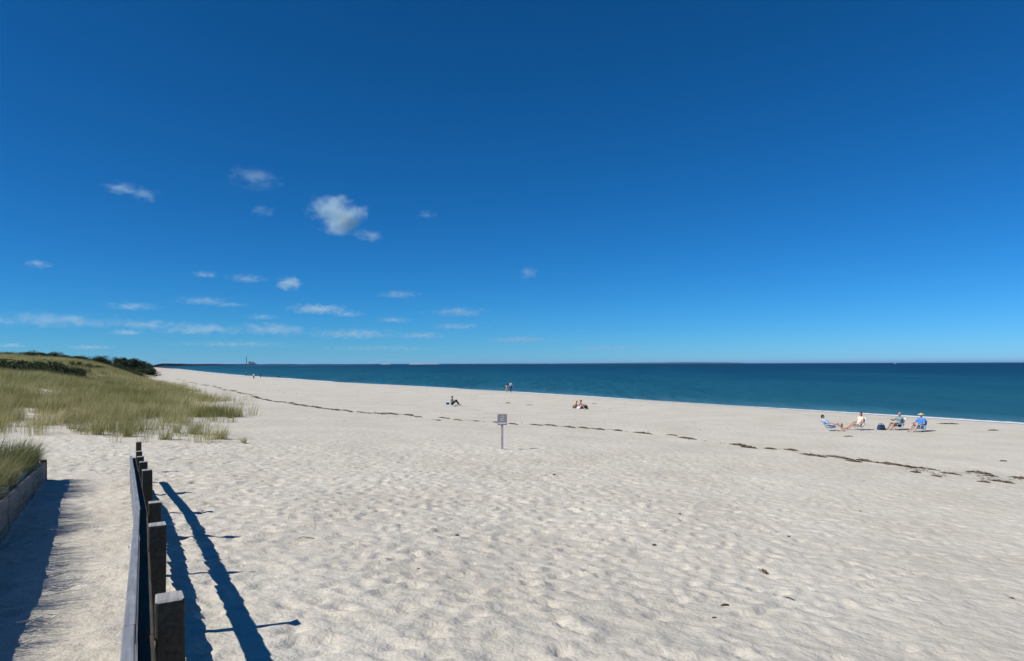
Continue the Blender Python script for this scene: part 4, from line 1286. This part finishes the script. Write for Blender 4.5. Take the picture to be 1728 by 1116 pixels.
wrack = [(300, 640.5, 22), (322, 646, 22), (346, 650.5, 24), (370, 655, 22), (393, 660, 22), (413, 665, 20), (430, 670, 22), (448, 675, 22), (466, 678.5, 16), (492, 681, 14), (508, 684, 14), (530, 687, 24), (556, 691, 20), (582, 693, 16), (608, 696, 16),
         (640, 698.5, 26), (662, 699, 26), (690, 701, 18), (706, 704, 14), (750, 706, 30), (772, 709, 24), (803, 711, 14), (740, 710, 9), (838, 713.5, 16), (866, 716, 22), (905, 717.5, 26), (930, 718.5, 26), (962, 721.5, 22), (984, 722.5, 18), (1012, 725, 15), (1042, 727, 14),
         (1084, 731.5, 28), (1134, 735, 16), (1160, 740.5, 26), (1247, 752, 22), (1264, 756, 22), (1300, 758, 14), (1335, 760, 16), (1370, 769.5, 30), (1412, 772, 36), (1440, 779, 18), (1458, 778, 18), (1500, 784, 36), (1530, 788, 26), (1556, 791, 32),
         (1603, 800, 22), (1578, 804, 12), (1545, 798, 12), (1652, 799, 26), (1672, 804, 14), (1690, 813.5, 24), (1722, 808, 22), (1660, 814, 12)]
extra = []
for (x0, y0, l0), (x1, y1, l1) in zip(wrack[:-1], wrack[1:]):
    if 300 <= x0 and x1 <= 665:
        extra.append(((x0 + x1) / 2 + random.uniform(-4, 4), (y0 + y1) / 2 + random.uniform(-1.0, 1.2), random.uniform(9, 20)))
wrack += extra
parts_w = ('wrack line beyond the dune', 'wrack line between dune and sign', 'wrack line behind the sign', 'wrack line right of the sign', 'wrack line in front of the sitters', 'wrack line at the right edge')
def weed(px, py, l, label, group, wscale=1.0, ang=None):
    p = on_ground(px, py)
    o = link('seaweed_clump', random.choice(WEED))
    o.location = p - Vector((0, 0, 0.01))
    L_ = l * p.y / 1152 / 0.62
    if px < 735 and l >= 12: L_ *= 1.35; wscale *= 1.5
    o.scale = (L_, (0.20 + 0.10 * random.random()) * wscale * (1 + p.y / 260) * (1 if random.random() > .5 else -1), random.uniform(0.5, 0.9))
    yy = min(max(p.y, -300), 2900)
    base_a = math.atan2(1.0, float(np.interp(yy, _yy, _sl)))
    o.rotation_euler = (0, 0, (base_a if ang is None else ang) + random.uniform(-0.12, 0.12) + (math.pi if random.random() > .5 else 0))
    tag(o, label, 'seaweed', group)
wrack.sort()
ORD = ('first', 'second', 'third', 'fourth', 'fifth', 'sixth', 'seventh', 'eighth', 'ninth', 'tenth', 'eleventh', 'twelfth')
seen_w = {}
for k, (px, py, l) in enumerate(wrack):
    zone = 0 if px < 480 else 1 if px < 735 else 2 if px < 845 else 3 if px < 1200 else 4 if px < 1570 else 5
    look = 'long seaweed clump' if l >= 24 else 'medium seaweed clump' if l >= 18 else 'short seaweed clump'
    nth = seen_w.get((look, zone), 0); seen_w[(look, zone)] = nth + 1
    weed(px, py, l, ORD[min(nth, 11)] + ' ' + look + ' from the left in the ' + parts_w[zone], 'seaweed clumps along the wrack line')
for px, py, l, lab in ((1431, 737, 13, 'black seaweed lump alone in front of the two left chairs'), (1693, 779, 9, 'small dark seaweed lump alone at the right, above the wrack line'), (1600, 716, 22, 'thin seaweed streak near the water right of the sitters'),
                       (1676, 727, 12, 'small seaweed streak near the water at the right edge'), (388, 706, 8, 'dark seaweed lump alone right of the dune grass'), (371, 703, 6, 'tiny seaweed bit beside the lump right of the dune grass'),
                       (1290, 968, 5, 'small dried weed lump alone on the sand, lower right'), (857, 681, 6, 'tiny weed bit on the sand below the couple'), (893, 684, 8, 'faint weed streak between the couple and the pair'), (1003, 682, 6, 'tiny weed bit right of the black bag')):
    weed(px, py, l, lab, 'loose seaweed on the beach', 0.8 if l > 10 else 0.5, ang=random.uniform(-0.3, 0.5))

# loose strands between the clumps of the wrack line
WP = np.array([tuple(on_ground(px, py)) for px, py, l in wrack])
n = 2600
seg = RNG.integers(0, len(WP) - 1, n); t = RNG.random(n)[:, None]
C = WP[seg] * (1 - t) + WP[seg + 1] * t
far = np.clip(C[:, 1] / 60, 0.5, 3.0)
ok = np.linalg.norm(WP[seg + 1] - WP[seg], axis=1) < 14
C[:, 0] += RNG.normal(0, 0.22, n) * far; C[:, 1] += RNG.normal(0, 0.22, n) * far
keep = ok & (fbm(C[:, 0] / 1.6, C[:, 1] / 2.6, 131, 3) > -0.08)
C = C[keep]; far = far[keep]; n = len(C)
ang = RNG.normal(2.13, 0.7, n); ln_ = RNG.uniform(0.06, 0.26, n) * far; wd_ = RNG.uniform(0.008, 0.03, n) * far
V = np.zeros((n, 3, 2, 3))
for k, tk in enumerate((-0.5, 0.0, 0.5)):
    px_ = C[:, 0] + np.cos(ang) * ln_ * tk; py_ = C[:, 1] + np.sin(ang) * ln_ * tk + (0.12 * ln_ if k == 1 else 0)
    for q, sg in enumerate((-1, 1)):
        X = px_ - np.sin(ang) * wd_ * sg; Y = py_ + np.cos(ang) * wd_ * sg
        V[:, k, q] = np.stack([X, Y, height(X, Y) + 0.012 + (0.02 if k == 1 else 0) * RNG.random(n)], -1)
i2 = np.arange(n * 6).reshape(n, 3, 2)
o = link('seaweed_strands', mesh_arrays('seaweed_strands', V.reshape(-1, 3), np.stack([i2[:, :-1, 0], i2[:, :-1, 1], i2[:, 1:, 1], i2[:, 1:, 0]], -1).reshape(-1, 4)), M['weed'])
tag(o, 'thin loose seaweed strands scattered along the wrack line', 'seaweed', kind='stuff')

# crumbs of weed, shell and twig strewn about: too many and too small to count
n = 900
cx = RNG.uniform(-40, 45, n); cy = RNG.uniform(4, 110, n)
s_ = shore_s(cx, cy)
ok = ((np.abs(s_ - 36 - 3 * RNG.normal(size=n)) < 5) & (RNG.random(n) < 0.8)) | ((s_ > 4) & (RNG.random(n) < 0.25) & (cx > -0.4 * cy + 2))
cx, cy = cx[ok], cy[ok]
m_ = len(cx); sz = RNG.uniform(0.012, 0.045, m_) * (1 + cy / 45)
aa = RNG.uniform(0, 3.14, m_)
cz = height(cx, cy)
ca, sa = np.cos(aa) * sz, np.sin(aa) * sz
Vv = np.stack([np.stack([cx - ca, cy - sa, cz - 0.004], -1), np.stack([cx + sa * 0.35, cy - ca * 0.35, cz - 0.004], -1), np.stack([cx + ca, cy + sa, cz - 0.004], -1), np.stack([cx - sa * 0.35, cy + ca * 0.35, cz - 0.004], -1), np.stack([cx, cy, cz + sz * 0.4], -1)], 1).reshape(-1, 3)
b0 = np.arange(m_)[:, None] * 5
Ff = np.concatenate([b0 + np.array([[0, 1, 4]]), b0 + np.array([[1, 2, 4]]), b0 + np.array([[2, 3, 4]]), b0 + np.array([[3, 0, 4]])])
o = link('beach_litter', mesh_arrays('beach_litter', Vv, Ff), M['twig'])
tag(o, 'dark crumbs of weed and shell strewn over the sand', 'litter', kind='stuff')

def twig(px, py, pts, r, label):
    p = on_ground(px, py)
    bm = bmesh.new(); bm_tube(bm, pts, r, 6)
    for v in bm.verts: v.co += Vector((random.uniform(-1, 1), random.uniform(-1, 1), random.uniform(-1, 1))) * r * 0.25
    o = link('twig', bm_mesh(bm, 'twig', True), M['twig']); o.location = p + Vector((0, 0, r * 0.6))
    tag(o, label, 'twig', 'twigs on the sand')
twig(1223, 1024, [(-0.05, -0.01, 0), (0, 0.004, 0.012), (0.05, 0.02, 0.0)], 0.009, 'short dark twig on the sand at the lower right')
twig(1205, 1044, [(-0.02, 0, 0), (0.02, 0.01, 0.003)], 0.007, 'tiny twig stub just below the short dark twig')
twig(515, 911, [(-0.13, -0.02, 0), (-0.04, 0.01, 0.03), (0.05, 0.0, 0.02), (0.14, 0.03, 0.0)], 0.005, 'thin bent twig on trodden sand right of the fence shadow')
twig(531, 896, [(0, 0, 0), (0.01, 0.0, 0.08), (0.0, 0.01, 0.16)], 0.004, 'thin twig sticking up right of the fence')
twig(1330, 1012, [(-0.05, 0.05, 0), (0.0, 0.0, 0.01), (0.05, -0.06, 0.0)], 0.005, 'thin pale twig low on the right-hand sand')
for px, py, r_, lab in ((1104, 921, 0.03, 'dark pebble alone on smooth sand right of centre'), (771, 905, 0.028, 'dark pebble on trodden sand left of centre'), (1331, 907, 0.025, 'dark pebble above the grey weed lump'), (1147, 868, 0.026, 'small dark pebble below the sign, to its right'), (935, 802, 0.04, 'dark pebble in front of the sign, right of its shadow')):
    bm = bmesh.new(); bm_ellipsoid(bm, (0, 0, 0), (r_ * 1.3, r_, r_ * 0.7), sub=2)
    for v in bm.verts: v.co *= random.uniform(0.93, 1.07)
    o = link('pebble', bm_mesh(bm, 'pebble', True), M['stone']); o.location = on_ground(px, py) + Vector((0, 0, r_ * 0.3))
    tag(o, lab, 'pebble', 'pebbles on the sand')

# ------------------------------------------------------------------ clouds: thin fair-weather vapour, each in its own closed body
def cloud_mat(k, sigma, noise_scale, soft, aspect):
    m = bpy.data.materials.new('cloud_vapour')
    m.use_nodes = True
    n = m.node_tree; n.nodes.clear(); L = n.links.new
    tc = n.nodes.new('ShaderNodeTexCoord')
    ln = N(n, 'ShaderNodeVectorMath', _operation='LENGTH'); L(tc.outputs['Object'], ln.inputs[0])
    asp = N(n, 'ShaderNodeVectorMath', _operation='MULTIPLY'); L(tc.outputs['Object'], asp.inputs[0]); asp.inputs[1].default_value = aspect
    off = N(n, 'ShaderNodeVectorMath', _operation='ADD'); L(asp.outputs[0], off.inputs[0]); off.inputs[1].default_value = (k * 7.3, k * 3.1, k * 5.7)
    nz = N(n, 'ShaderNodeTexNoise', Scale=noise_scale, Detail=5.0, Roughness=0.6); L(off.outputs[0], nz.inputs['Vector'])
    f1 = N(n, 'ShaderNodeMath', _operation='SUBTRACT'); f1.inputs[0].default_value = 0.86; L(ln.outputs['Value'], f1.inputs[1])
    f2 = N(n, 'ShaderNodeMath', _operation='MULTIPLY_ADD'); L(nz.outputs['Fac'], f2.inputs[0]); f2.inputs[1].default_value = soft; L(f1.outputs[0], f2.inputs[2])
    f3 = N(n, 'ShaderNodeMath', _operation='SUBTRACT'); L(f2.outputs[0], f3.inputs[0]); f3.inputs[1].default_value = soft * 0.52 + 0.12
    f4 = N(n, 'ShaderNodeMath', _operation='MAXIMUM'); L(f3.outputs[0], f4.inputs[0]); f4.inputs[1].default_value = 0.0
    fp = N(n, 'ShaderNodeMath', _operation='POWER'); L(f4.outputs[0], fp.inputs[0]); fp.inputs[1].default_value = 1.5
    f5 = N(n, 'ShaderNodeMath', _operation='MULTIPLY'); L(fp.outputs[0], f5.inputs[0]); f5.inputs[1].default_value = sigma
    pv = n.nodes.new('ShaderNodeVolumePrincipled')
    pv.inputs['Color'].default_value = (0.78, 0.94, 1.0, 1)
    pv.inputs['Anisotropy'].default_value = 0.15
    L(f5.outputs[0], pv.inputs['Density'])
    o = n.nodes.new('ShaderNodeOutputMaterial'); L(pv.outputs[0], o.inputs['Volume'])
    m.cycles.homogeneous_volume = False
    return m

def cloud(k, px, py, wpx, hpx, tau, label, soft=2.3, noise=1.7):
    tau *= 1.25 if hpx > 60 else 0.72
    hz = 614.4 - (px - 864) * 0.0032
    e = max((hz - py) / 1152, 0.015)
    dist = min(max(1250 / e, 5200), 24000)
    c = ray_dir(px, py) * dist
    W_, H_ = wpx * dist / 1152 * 0.66, hpx * dist / 1152 * 0.66      # half sizes of the body, a little larger than what shows
    D_ = min(W_, 2.2 * H_ + 150)
    bm = bmesh.new()
    bmesh.ops.create_icosphere(bm, subdivisions=4, radius=1.0)
    for v in bm.verts:
        q = v.co.copy()
        nn = float(fbm(np.array(q.x * 2.1 + k * 3.7), np.array(q.z * 2.1 + q.y * 1.3 + k), 300 + k, 3))
        v.co = q * (0.93 + 0.25 * nn)
        if v.co.z < 0: v.co.z *= 0.8
    o = link('cloud', bm_mesh(bm, 'cloud', True), cloud_mat(k, tau / (0.42 * D_), noise, soft, (max(W_ / H_ * 0.55, 1), max(D_ / H_ * 0.55, 1), 1.0)))
    o.location = c
    o.scale = (W_, D_, H_)
    o.rotation_euler = (0, 0, -math.atan2(c.x, c.y))
    tag(o, label, 'cloud', 'small fair-weather clouds')

clouds = [
    (572, 366, 96, 74, 2.4, 'largest and brightest puffy white cloud, high left of centre'),
    (622, 397, 52, 22, 0.9, 'small wisp trailing at the lower right of the largest cloud'),
    (204, 317, 52, 24, 0.8, 'faint wisp high at the left, upper half of a slanting pair'),
    (244, 329, 50, 26, 0.9, 'faint wisp high at the left, lower half of a slanting pair'),
    (432, 300, 90, 40, 0.55, 'faint ragged wisp up left of the largest cloud'),
    (444, 355, 40, 22, 0.3, 'barely visible wisp below the ragged wisp'),
    (66, 446, 46, 16, 0.8, 'tiny flat cloud alone near the left edge'),
    (346, 463, 44, 14, 0.8, 'tiny flat cloud left of the round bright one'),
    (418, 470, 72, 16, 0.8, 'thin flat cloud just left of the small round bright one'),
    (488, 479, 48, 26, 2.4, 'small round bright cloud below the largest cloud'),
    (890, 459, 34, 24, 0.7, 'tiny faint cloud alone right of centre'),
    (720, 362, 36, 14, 0.35, 'barely visible wisp right of the largest cloud'),
    (672, 497, 78, 15, 0.8, 'thin flat cloud right of the small round bright one'),
    (342, 508, 92, 16, 0.9, 'flat grey cloud, upper one of a stepped pair on the left'),
    (385, 514, 70, 10, 0.6, 'thin grey tail under the stepped flat cloud'),
    (226, 517, 90, 16, 0.8, 'flat grey cloud low at the left'),
    (538, 522, 110, 20, 2.0, 'bright flat cloud under the small round one'),
    (588, 530, 60, 12, 0.9, 'thin right-hand end of the bright flat cloud'),
    (442, 535, 60, 12, 0.7, 'small grey cloud above the low bank, left of the bright flat cloud'),
    (772, 527, 118, 18, 0.9, 'grey flat cloud right of centre above the low bank'),
    (664, 540, 70, 12, 0.8, 'small grey cloud between the bright flat cloud and the grey one'),
    (772, 551, 110, 14, 0.8, 'thin grey streak low above the sea, right of centre'),
    (100, 541, 240, 30, 0.9, 'broad grey cloud in the low bank at the far left'),
    (250, 548, 110, 20, 0.9, 'grey cloud in the low bank, second from the left'),
    (338, 556, 150, 24, 1.3, 'bright-topped cloud in the low bank above the chimney'),
    (215, 561, 60, 12, 1.4, 'short bright cloud in the low bank above the dune'),
    (460, 556, 150, 24, 1.1, 'grey-white cloud in the middle of the low bank'),
    (600, 564, 190, 20, 1.1, 'long grey-white cloud in the right half of the low bank'),
    (712, 566, 90, 14, 1.0, 'pale cloud at the right of the low bank'),
    (880, 573, 150, 14, 0.9, 'thin grey streak trailing right from the low bank'),
    (1030, 586, 170, 10, 0.6, 'faintest streak at the right end of the low clouds'),
    (400, 581, 240, 14, 0.7, 'long pale streak under the low bank, left part'),
    (640, 588, 240, 12, 0.6, 'long pale streak under the low bank, right part'),
    (150, 586, 90, 10, 1.0, 'small bright streak just above the dune skyline'),
    (20, 583, 50, 10, 1.1, 'small bright streak above the dune at the left edge'),
]
for k, c in enumerate(clouds):
    cloud(k + 1, *c)

# ------------------------------------------------------------------ thin sea haze
bm = bmesh.new()
bm_box(bm, (0, 60000, 85), (240000, 160000, 192))
m = bpy.data.materials.new('sea_haze'); m.use_nodes = True
n = m.node_tree; n.nodes.clear()
pv = n.nodes.new('ShaderNodeVolumePrincipled'); pv.inputs['Color'].default_value = (0.38, 0.68, 1.0, 1); pv.inputs['Density'].default_value = 1.6e-5
o = n.nodes.new('ShaderNodeOutputMaterial'); n.links.new(pv.outputs[0], o.inputs['Volume'])
hz = link('haze', bm_mesh(bm, 'haze'), m)
tag(hz, 'thin sea haze in the distant air', kind='stuff')
